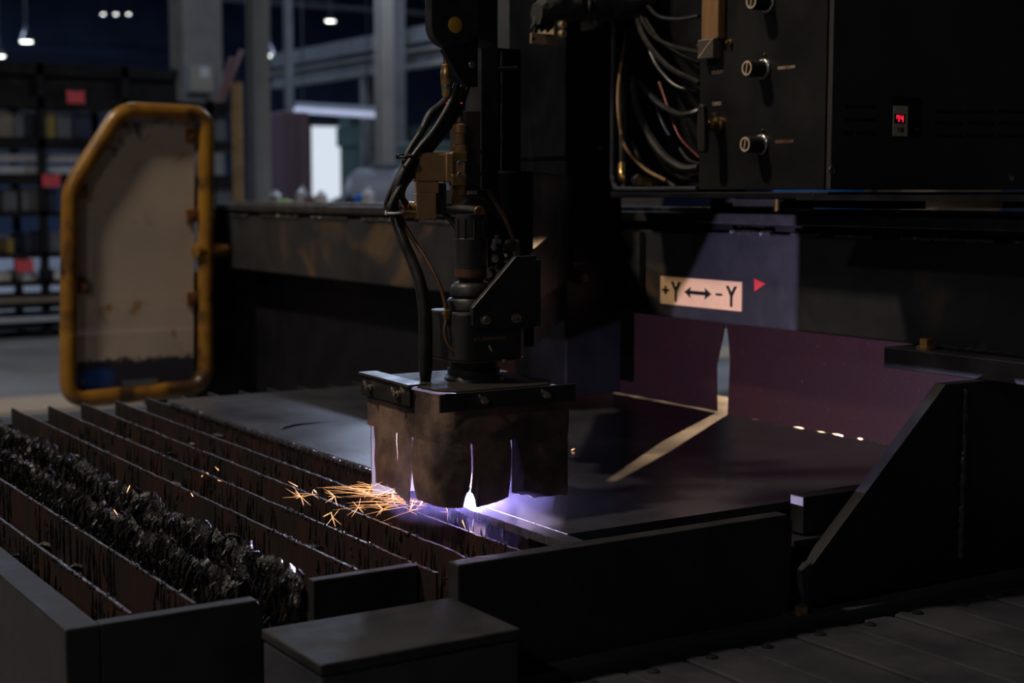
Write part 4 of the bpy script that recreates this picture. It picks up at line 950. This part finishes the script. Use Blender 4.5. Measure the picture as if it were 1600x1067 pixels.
# gas valves right of the barrel
gvs = thing('gas_valve_cluster', tp(776, 435, .04), 'small cluster of black gas fittings right of the torch barrel', 'fitting')
for px, py, r, m in ((774, 386, .0085, 'rubber'), (776, 404, .010, 'torch_black'), (766, 428, .010, 'torch_black'), (779, 427, .011, 'torch_black')):
    c = tp(px, py, .04); b = MB().lathe(c + Vector((.010, .010, 0)), (-.84, -.54, 0), [(r * 1.1, -.012), (r * 1.1, 0), (r * .9, .001), (r * .9, .010), (r * .8, .012), (0, .012)], 16).build('knob', m, gvs)
    MB().lathe(c + Vector((.010, .010, 0)) + Vector((-.84, -.54, 0)) * .0122, (-.84, -.54, 0), [(r * .62, 0), (r * .62, .0008), (0, .001)], 14).build('cap_disc', 'bolt_steel', b)
MB().tube([tp(778, 378, .05), tp(779, 440, .05)], .004, 8).build('stem', 'dark_steel', gvs)
MB().lathe(tp(776, 381, .045), (0, 0, 1), [(.007, 0), (.007, .008), (.003, .009), (.003, .014)], 6).build('nut', 'steel', gvs)
MB().tube([tp(765, 434, .05), tp(805, 440, .055)], .005, 8).build('manifold', 'torch_black', gvs)
rgv = thing('tube_fitting', tp(800, 395, .05), 'reddish tube fitting at the end of the thin copper tube', 'fitting')
c = tp(797, 384, .04)
MB().lathe(c + Vector((.008, .006, 0)), (-.84, -.54, 0), [(.010, -.01), (.010, .008), (.008, .010), (0, .010)], 16).build('knob', 'copper_tube', rgv)
c = tp(803, 407, .05); MB().lathe(c + Vector((.008, .006, 0)), (-.84, -.54, 0), [(.008, -.01), (.008, .006), (0, .007)], 14).build('plug', 'copper_tube', rgv)
MB().tube([tp(806, 374, .05), tp(808, 412, .055)], .006, 8).build('body', 'bolt_steel', rgv)
tag(MB().tube(smooth_path([tp(762, 296, .05), tp(775, 318, .05), tp(790, 342, .05), tp(798, 362, .05), tp(804, 378, .05)], 8), .0032, 8).build('copper_tube', 'copper_tube', None, org=tp(804, 378, .05)), 'thin reddish copper tube running down to the fitting right of the barrel', 'tube')

# solenoid valve
so_ = thing('solenoid_valve', tp(672, 343, 0), 'copper coloured solenoid valve with brass fittings beside the hoses', 'valve')
def sb(px0, px1, py0, py1, off, dep, name, m, bv=.003):
    c = tp((px0 + px1) / 2, (py0 + py1) / 2, off + dep / 2); hw_ = (px1 - px0) / 2 * k_; hh = (py1 - py0) / 2 * k_
    dirr = Vector((math.cos(YAW - .15), -math.sin(YAW - .15), 0)); dirf = Vector((math.sin(YAW - .15), math.cos(YAW - .15), 0))
    return MB().obox(c, dirr * hw_, dirf * dep / 2, (0, 0, hh)).build(name, m, so_, bevel=bv)
sb(645, 696, 239, 284, -.025, .055, 'coil', 'copper_paint', .004)
sb(694, 706, 240, 285, -.024, .050, 'coil_cap', 'copper_paint', .002)
sb(649, 684, 284, 302, -.020, .042, 'collar', 'copper_paint', .002)
sb(649, 680, 301, 343, -.018, .045, 'body', 'copper_paint', .002)
sb(680, 696, 286, 335, -.005, .030, 'connector', 'torch_black', .002)
a, b = tp(628, 328, 0), tp(651, 328, 0); MB().lathe(a, b - a, [(.010, 0), (.0135, .001), (.0135, .010), (.0125, .011), (.0125, .024)], 20).build('cable_gland', 'brass', so_)
a, b = tp(621, 328, 0), tp(630, 328, 0); MB().cyl(a, b, .0135, n=18).build('gland_nut', 'rubber', so_)
sb(704, 728, 237, 252, -.020, .035, 'port_block', 'brass', .002); sb(706, 726, 252, 275, -.016, .030, 'port_neck', 'copper_paint', .002); sb(703, 727, 272, 290, -.022, .038, 'port_block', 'brass', .002)
for py in (255, 273): capscrew(so_, tp(718, py, -.03), (-.3, -1, 0), .0045, 'steel')
MB().lathe(tp(718, 318, 0), (0, 0, 1), [(.013, 0), (.013, .010), (.011, .012), (.011, .026), (.014, .028)], 6).build('union', 'brass', so_)
MB().lathe(tp(718, 232, 0), (0, 0, 1), [(.013, -.006), (.013, .004), (.009, .006), (.009, .022), (.011, .024), (.011, .036), (.006, .038)], 12).build('upper_union', 'copper_paint', so_)
# fitting behind the chain end
bf = thing('brass_coupling', tp(701, 150, .02), 'brass quick coupling left of the chain end plate', 'fitting')
MB().lathe(tp(698, 152, -.005), (0, 0, 1), [(.006, 0), (.0075, .004), (.0075, .018), (.009, .020), (.0095, .038), (.0085, .040), (.0085, .048), (.0055, .050), (.0055, .066)], 16).build('body', 'brass', bf)
MB().lathe(tp(698, 150, -.005), (0, 0, 1), [(.0080, .010), (.0082, .012), (.0082, .016), (.0080, .017)], 16).build('ring', 'steel', bf)

# cable chain end link
ce = thing('cable_chain_end', tp(715, 130, -.02), 'black cable chain end with a yellow dot above the hoses', 'cable chain')
yq = AY - .02
def cq(px, py): return ony(px, py, yq)
lk = []
for k in range(21):
    a = R(180 + 180 * k / 20); lk.append(cq(711 + 37 * math.cos(a) * 1.0, 39 - 37 * math.sin(a)))
MB().prism([cq(674, -330)] + lk + [cq(748, -330)], (0, .020, 0)).build('chain_link', 'torch_black', ce, bevel=.002)
MB().prism([cq(693, 78), cq(716, 118), cq(728, 135), cq(747, 136), cq(747, 60), cq(705, 70)], (0, .012, 0)).build('end_bracket', 'black_paint', ce, bevel=.001)
MB().prism([cq(752, -330), cq(771, -330), cq(776, 72), cq(760, 62), cq(747, 62)], (0, .05, 0)).build('side_plate', 'rack_black', ce, bevel=.001)
p = cq(711, 39); MB().lathe((p.x, yq + .0005, p.z), (0, -1, 0), [(.0118, 0), (.0118, .0012), (.011, .0016), (0, .0016)], 28).build('yellow_dot', 'yellow_dot', ce)
p = cq(737, 101); MB().lathe((p.x, yq, p.z), (0, -1, 0), [(.0055, 0), (.0055, .0015), (.0045, .0025), (.002, .0025), (.002, .001), (0, .001)], 18).build('rivet', 'steel', ce)
p = cq(711, 61); MB().box((p.x - .006, yq - .0006, p.z - .0025), (p.x + .006, yq, p.z + .0025)).build('embossed_mark', 'ink', ce)
for px in (698, 721): p = tp(px, 161, -.035); MB().lathe((p.x, p.y, p.z), (-.5, -.85, 0), [(.0014, 0), (.0014, .001), (0, .0015)], 8).build('indicator', 'indicator_red', ce)

# hoses
def hose(pp, r, m, label, n=8, name='torch_hose'):
    pts = smooth_path([tp(*q) for q in pp], n)
    rr = r
    if isinstance(r, list):
        rr = []
        for i in range(len(pts)):
            f = i / (len(pts) - 1) * (len(r) - 1); k = min(int(f), len(r) - 2); rr.append(r[k] + (r[k + 1] - r[k]) * (f - k))
    return tag(MB().tube(pts, rr, 12).build(name, m, None, org=pts[-1]), label, 'hose', 'hoses of the torch')
hose([(714, 132, .0), (702, 165, -.01), (678, 205, -.02), (650, 240, -.03), (628, 275, -.04), (617, 310, -.04), (617, 336, -.04), (630, 375, -.05), (645, 410, -.055), (657, 445, -.06), (664, 490, -.06), (665, 545, -.055), (665, 575, -.05), (665, 608, -.045)],
     [.0055, .0055, .0058, .006, .0065, .0072, .008, .0082, .0088, .0092, .0105, .0110, .0105, .0065], 'rubber', 'thick black torch lead looping down left of the torch into the skirt')
hose([(722, 136, .01), (712, 165, 0), (690, 200, -.01), (660, 240, -.02), (640, 270, -.03), (622, 300, -.045), (611, 322, -.05), (610, 330, -.05)], .006, 'rubber', 'black hose running beside the thick torch lead')
hose([(730, 136, .02), (718, 170, .01), (700, 200, .0), (672, 235, -.005), (645, 272, -.02), (632, 290, -.025), (628, 306, -.02), (634, 318, -.01)], .005, 'rubber', 'black cable curving into the copper valve gland')
hose([(700, 150, .03), (690, 165, .02), (674, 178, .01), (662, 200, .0), (655, 212, -.01), (640, 235, -.02), (625, 268, -.03), (608, 305, -.035), (604, 325, -.035), (612, 334, -.04)], [.005, .0075, .0075, .006, .006, .005, .004, .004, .004, .004], 'rubber', 'sleeved black hose below the brass coupling')
hose([(622, 330, -.03), (640, 365, -.04), (662, 398, -.05), (680, 430, -.06), (692, 460, -.065), (698, 486, -.068)], .0032, 'copper_tube', 'thin brown capillary line dropping to the brass nut')
hose([(699, 494, -.07), (695, 515, -.072), (699, 535, -.073), (710, 550, -.073), (724, 556, -.072), (742, 556, -.07)], .0030, 'copper_tube', 'ribbed brown line curling under the sensor housing')
hose([(692, 330, .01), (706, 346, .01), (716, 362, .005), (719, 376, 0)], .0045, 'rubber', 'short black hose from the valve to the barrel', 6)
p = tp(698, 490, -.07); tag(MB().lathe(p, (.05, 0, -1), [(.005, -.006), (.0075, -.005), (.0075, .002), (.0058, .003), (.0058, .008)], 6).build('line_nut', 'brass', None, org=p), 'small brass nut joining the thin brown lines on the housing', 'nut')
ties = [(617, 331, 16, 'pale cable tie around the hoses beside the copper valve'), (632, 244, 13, 'dark cable tie holding the hoses above the copper valve')]
for (px, py, w_, lab), m in zip(ties, ('white_enamel', 'rubber')):
    c = tp(px, py, -.04); cc = [c + _rt * (math.cos(a) * w_ * .85 * k_) + Vector((math.sin(YAW), math.cos(YAW), .12)) * (math.sin(a) * .016) for a in [2 * math.pi * k / 20 for k in range(21)]]
    t = thing('cable_tie', c, lab, 'cable tie', 'cable ties'); MB().tube(cc, .0022, 6, cap=False).build('band', m, t); MB().obox(cc[12], (.003, 0, 0), (0, .002, 0), (0, 0, .003)).build('head', m, t)

# ------------------------------------------------------------------ spark skirt
HX, HY, RC = .106, .122, .05
SX, SY = 1.158, 1.948
def spath(s):       # arc length along the outline from the rear left corner, going towards the camera, then right
    L1 = 2 * HY - RC; qn = math.pi / 2 * RC; L2 = 2 * HX - RC
    if s < L1: return (SX - HX, SY + HY - s, -1, 0)
    if s < L1 + qn:
        a = (s - L1) / RC; return (SX - HX + RC - RC * math.cos(a), SY - HY + RC - RC * math.sin(a), -math.cos(a), -math.sin(a))
    if s < L1 + qn + L2: return (SX - HX + RC + (s - L1 - qn), SY - HY, 0, -1)
    s2 = s - L1 - qn - L2
    if s2 < 2 * HY: return (SX + HX, SY - HY + s2, 1, 0)
    return (SX + HX - (s2 - 2 * HY), SY + HY, 0, 1)
S_END = (2 * HY - RC) + math.pi / 2 * RC + 2 * HX - RC
S_TOT = S_END + 2 * HY + 2 * HX
def s_of(px, lo=0, hi=S_END):
    for _ in range(40):
        m_ = (lo + hi) / 2; x, y, _a, _b = spath(m_); v = Vector((x, y, .8)) - _C
        if 800 + F * v.dot(_rt) / v.dot(_fw) < px: lo = m_
        else: hi = m_
    return lo
sk = thing('spark_skirt', (SX, SY, .73), 'scorched brown spark skirt with slit flaps hanging around the arc', 'skirt')
ZTOP, ZSL = .897, .826
def sheet(name, s0, s1, ztop, zbot, m='skirt_hide', curl=0.0, ns=None, nz=12, th=.0022, notch=None, zsl=None, bow=0.0):
    ns = ns or max(6, int((s1 - s0) / .005)); vs_ = []; fs = []
    for side in (0, 1):
        for i in range(ns + 1):
            s = s0 + (s1 - s0) * i / ns; x, y, nx, ny = spath(s)
            zb1 = zbot(s) if callable(zbot) else zbot; zt1 = ztop(s) if callable(ztop) else ztop
            for j in range(nz + 1):
                v = j / nz; z = zt1 + (zb1 - zt1) * v
                off = curl * v * v + bow * math.sin(v * math.pi) + .0022 * noise.noise(Vector((s * 30, z * 30, 1))) - side * th
                xs, ys = x + nx * off, y + ny * off
                vs_.append((xs, ys, z))
    q = (ns + 1) * (nz + 1); w_ = nz + 1
    for i in range(ns):
        for j in range(nz):
            a_ = i * w_ + j; fs += [(a_, a_ + 1, a_ + w_ + 1, a_ + w_), (q + a_, q + a_ + w_, q + a_ + w_ + 1, q + a_ + 1)]
        for j in (0, nz): a_ = i * w_ + j; fs.append((a_, a_ + w_, q + a_ + w_, q + a_))
    for j in range(nz):
        for i in (0, ns): a_ = i * w_ + j; fs.append((a_, a_ + 1, q + a_ + 1, q + a_))
    o = MB().add(vs_, fs, True).build(name, m, sk)
    o.data.materials.append(MATS['skirt_inner_dark'])                 # inner face blackened to cut the arc light bouncing inside
    for f in o.data.polygons:
        if min(f.vertices) >= q: f.material_index = 1
    return o
sheet('upper_band', 0.0, S_TOT - .004, ZTOP, ZSL, nz=8)
sA, sB, sC_, sD, sE = s_of(583), s_of(621), s_of(645), s_of(737), s_of(799)
def rag(a, amp, f, seed): return lambda s: a + amp * noise.noise(Vector((s * f, seed, 2)))
sheet('flap', sA + .004, sB - .0012, ZSL, rag(.738, .002, 40, 1))
sheet('flap', sB + .0012, sC_ - .004, ZSL, lambda s: .738 - .016 * max(0, (s - sB) / (sC_ - sB)) ** 1.5, curl=.006)
AR = sD
def burn(s): u = (s - sD) / .0108; return .023 * math.sqrt(max(0, 1 - u * u)) + .0012 * noise.noise(Vector((s * 400, 1, 1)))
def front_left(s): return .733 - .001 * math.sin((s - sC_) * 20) + burn(s)
sheet('flap', sC_ + .0015, sD - .0014, ZSL, front_left, curl=-.006, bow=.004, ns=90)
def front_right(s):
    z = .731 + .010 * max(0, (s - sD) / (sE - sD)) ** 2
    z += burn(s)
    return z
sheet('flap', sD + .0014, sE - .0010, ZSL, front_right, curl=-.006, bow=.003, ns=70)
def rightflap(s):
    u = (s - sE) / (S_END - sE)
    z = .738 - .004 * u + .003 * noise.noise(Vector((s * 90, 4, 2)))
    if u < .42: z += .010 * (1 - u / .42)
    return z
sheet('flap', sE + .0012, S_END - .002, ZSL, rightflap)
sR0, sR1 = S_END, S_END + 2 * HY
# rear-right side: shorter flaps with one torn slot that lets the arc light reach the beam
def s_y(y): return S_END + (y - (SY - HY))
fy = ARC.y
t0_, t1_ = fy + .0206, fy + .050
sheet('flap', sR0 + .002, s_y(t0_), ZSL, .7356)
sheet('flap', s_y(t0_) + .0005, s_y(t1_) + .015, ZSL, .7685)
sheet('flap', s_y(t1_) + .0155, sR1 - .002, ZSL, .7356)
sheet('flap', s_y(t1_) - .006, s_y(t1_) + .0158, .7695, lambda s: .7690 - .0302 * ((s - s_y(t1_) + .006) / .0218), nz=4)
sheet('flap', sR1 + .002, S_TOT - .006, ZSL, .7130)
# clamp plates and bolts
tpz = ZTOP
a = spath(.0); 
MB().prism([(SX - HX - .010, SY + HY + .012, .904), (SX - HX + .022, SY + HY + .012, .904), (SX - HX + .022, SY - .030, .901), (SX - HX - .010, SY - .030, .901)], (0, 0, .004)).build('clamp_angle', 'dark_steel', sk, bevel=.0008)
MB().box((SX - HX - .0065, SY - .028, .872), (SX - HX - .0028, SY + HY + .008, .905)).build('clamp_strip', 'skirt_steel', sk, bevel=.0008)
xs = ony(684, 620, SY - HY).x
MB().box((xs, SY - HY - .0070, .876), (SX + HX + .008, SY - HY - .0028, .902)).build('clamp_strip', 'skirt_steel', sk, bevel=.0008)
def wing(c, nrm):
    c = Vector(c); nrm = Vector(nrm); u = nrm.cross(Vector((0, 0, 1))).normalized()
    b = MB().lathe(c, nrm, [(.0055, 0), (.0055, .004), (.0035, .005), (.0035, .010), (0, .011)], 12).build('clamp_bolt', 'bolt_steel', sk)
    MB().obox(c + nrm * .007 + u * .005 + Vector((0, 0, .004)), u * .006 + Vector((0, 0, .004)), nrm * .0015, Vector((0, 0, .0025))).build('wing', 'bolt_steel', b)
for px in (755, 852): p = ony(px, 618, SY - HY - .007); wing((p.x, SY - HY - .007, .889), (0, -1, 0))
for y in (SY + .095, SY + .005): wing((SX - HX - .0065, y, .887), (-1, 0, 0))
MB().prism([(x, y, .899) for x, y in rrect(SX, SY, HX - .006, HY - .006, .045)], (0, 0, .004)).build('top_plate', 'skirt_steel', sk, bevel=.001)

# ------------------------------------------------------------------ arc and sparks
am = thing('plasma_arc', (ARC.x, ARC.y, ZP), 'blinding white plasma arc between the nozzle and the plate edge', 'arc')
def plasma_material():
    m = bpy.data.materials.new('plasma_gas'); m.use_nodes = True; nt = m.node_tree; nt.nodes.clear()
    o = nd(nt, 'ShaderNodeOutputMaterial'); ad = nd(nt, 'ShaderNodeAddShader'); tr_ = nd(nt, 'ShaderNodeBsdfTransparent'); em = nd(nt, 'ShaderNodeEmission')
    em.inputs[0].default_value = (.86, .84, 1, 1); em.inputs[1].default_value = 9
    nt.links.new(tr_.outputs[0], ad.inputs[0]); nt.links.new(em.outputs[0], ad.inputs[1]); nt.links.new(ad.outputs[0], o.inputs[0]); MATS['plasma_gas'] = m
plasma_material()
MB().lathe((ARC.x, ARC.y, ARC.z), (0, 0, 1), [(0, -.0090), (.0045, -.0080), (.0080, -.0045), (.0092, 0), (.0085, .004), (.0060, .0078), (.0030, .0105), (.0022, .016), (0, .0165)], 24).build('plasma_ball', 'plasma_gas', am)


random.seed(21)
sp = MB()
def streak(x0, y0, x1, y1, d0, d1, w, sag=0.0):
    a, b = at(x0, y0, d0), at(x1, y1, d1); c = (a + b) / 2 + Vector((0, 0, sag)); pts = [a.lerp(c, t) .lerp(c.lerp(b, t), t) for t in (0, .25, .5, .75, 1)]
    sp.tube(pts, [w * .5, w, w * .9, w * .6, w * .2], 4)
for i in range(58):           # the main fan leaving under the skirt towards the left
    x0 = random.uniform(575, 668); y0 = 766 + (x0 - 575) * .27 + random.gauss(0, 6); L = random.uniform(20, 85) * (.6 + .6 * random.random())
    d = 2.30 - (x0 - 575) * .0006 + random.uniform(-.03, .03)
    streak(x0, y0, x0 - L, y0 + random.gauss(-1, 6.5), d, d + random.uniform(0, .05), random.uniform(.00018, .0004), .003)
bursts = [(470, 776, 9), (523, 775, 10), (580, 762, 9), (560, 793, 9), (598, 795, 8), (520, 808, 3), (640, 797, 7), (488, 772, 5), (700, 800, 5), (655, 790, 6), (612, 770, 7), (468, 776, 6)]
for bx_, by_, n in bursts:
    d = 2.27 + random.uniform(-.04, .04)
    for k in range(n):
        a = random.uniform(0, 2 * math.pi); L = random.uniform(7, 26)
        streak(bx_, by_, bx_ + math.cos(a) * L * 1.1, by_ + math.sin(a) * L * .75, d, d, random.uniform(.0002, .00035))
for x0, y0, x1, y1 in ((505, 807, 519, 800), (517, 800, 524, 823), (722, 812, 727, 826), (342, 735, 336, 729), (302, 776, 298, 770), (323, 738, 326, 741), (203, 758, 198, 770), (178, 796, 184, 805), (315, 745, 317, 742), (340, 750, 346, 752), (490, 765, 495, 770), (872, 709, 880, 706), (893, 703, 898, 701), (465, 760, 450, 752)):
    d = onz((x0 + x1) / 2, (y0 + y1) / 2, .715); dd = (d - _C).dot(_fw); streak(x0, y0, x1, y1, dd, dd, .0008)
tag(sp.build('spark_spray', 'spark_hot', None, org=ARC), 'spray of orange sparks flying left from under the skirt', 'sparks', None, 'stuff')

# floodlight behind the beam that shines through the curtain slit
fl = thing('flood_lamp', (FLOOD.x, FLOOD.y, 0), 'warm floodlight on a tall stand behind the gantry', 'lamp')
d = (Vector((2.1, 2.42, .73)) - FLOOD).normalized()
MB().cyl((FLOOD.x + .10, FLOOD.y + .073, 0), (FLOOD.x + .10, FLOOD.y + .073, FLOOD.z), .02, n=12).build('pole', 'dark_steel', fl)
MB().lathe(FLOOD - d * .03, -d, [(.05, -.03), (.052, -.03), (.05, 0), (.045, .02), (.02, .06), (.0, .062)], 24).build('reflector', 'white_enamel', fl)
MB().lathe((FLOOD.x + .10, FLOOD.y + .073, 0), (0, 0, 1), [(.35, 0), (.35, .03), (.05, .06)], 24).build('base', 'dark_steel', fl)

# scattering sphere added for a bluish glow around the arc
def haze_material():
    m = bpy.data.materials.new('haze'); m.use_nodes = True; nt = m.node_tree; nt.nodes.clear()
    o = nd(nt, 'ShaderNodeOutputMaterial'); v = nd(nt, 'ShaderNodeVolumeScatter')
    v.inputs['Color'].default_value = (.45, .42, .95, 1); v.inputs['Density'].default_value = HAZE; v.inputs['Anisotropy'].default_value = .25
    nt.links.new(v.outputs[0], o.inputs['Volume']); MATS['haze'] = m
HAZE = .12
haze_material()
fc = ARC + Vector((-.02, -.03, .03)); prof = [(0, -.13)] + [(.13 * math.sin(math.pi * k / 16), -.13 * math.cos(math.pi * k / 16)) for k in range(1, 16)] + [(0, .13)]
tag(MB().lathe(fc, (0, 0, 1), prof, 32).build('glow_haze', 'haze', None, org=fc), 'thin bluish haze added for the glow around the arc', 'haze', None, 'stuff')
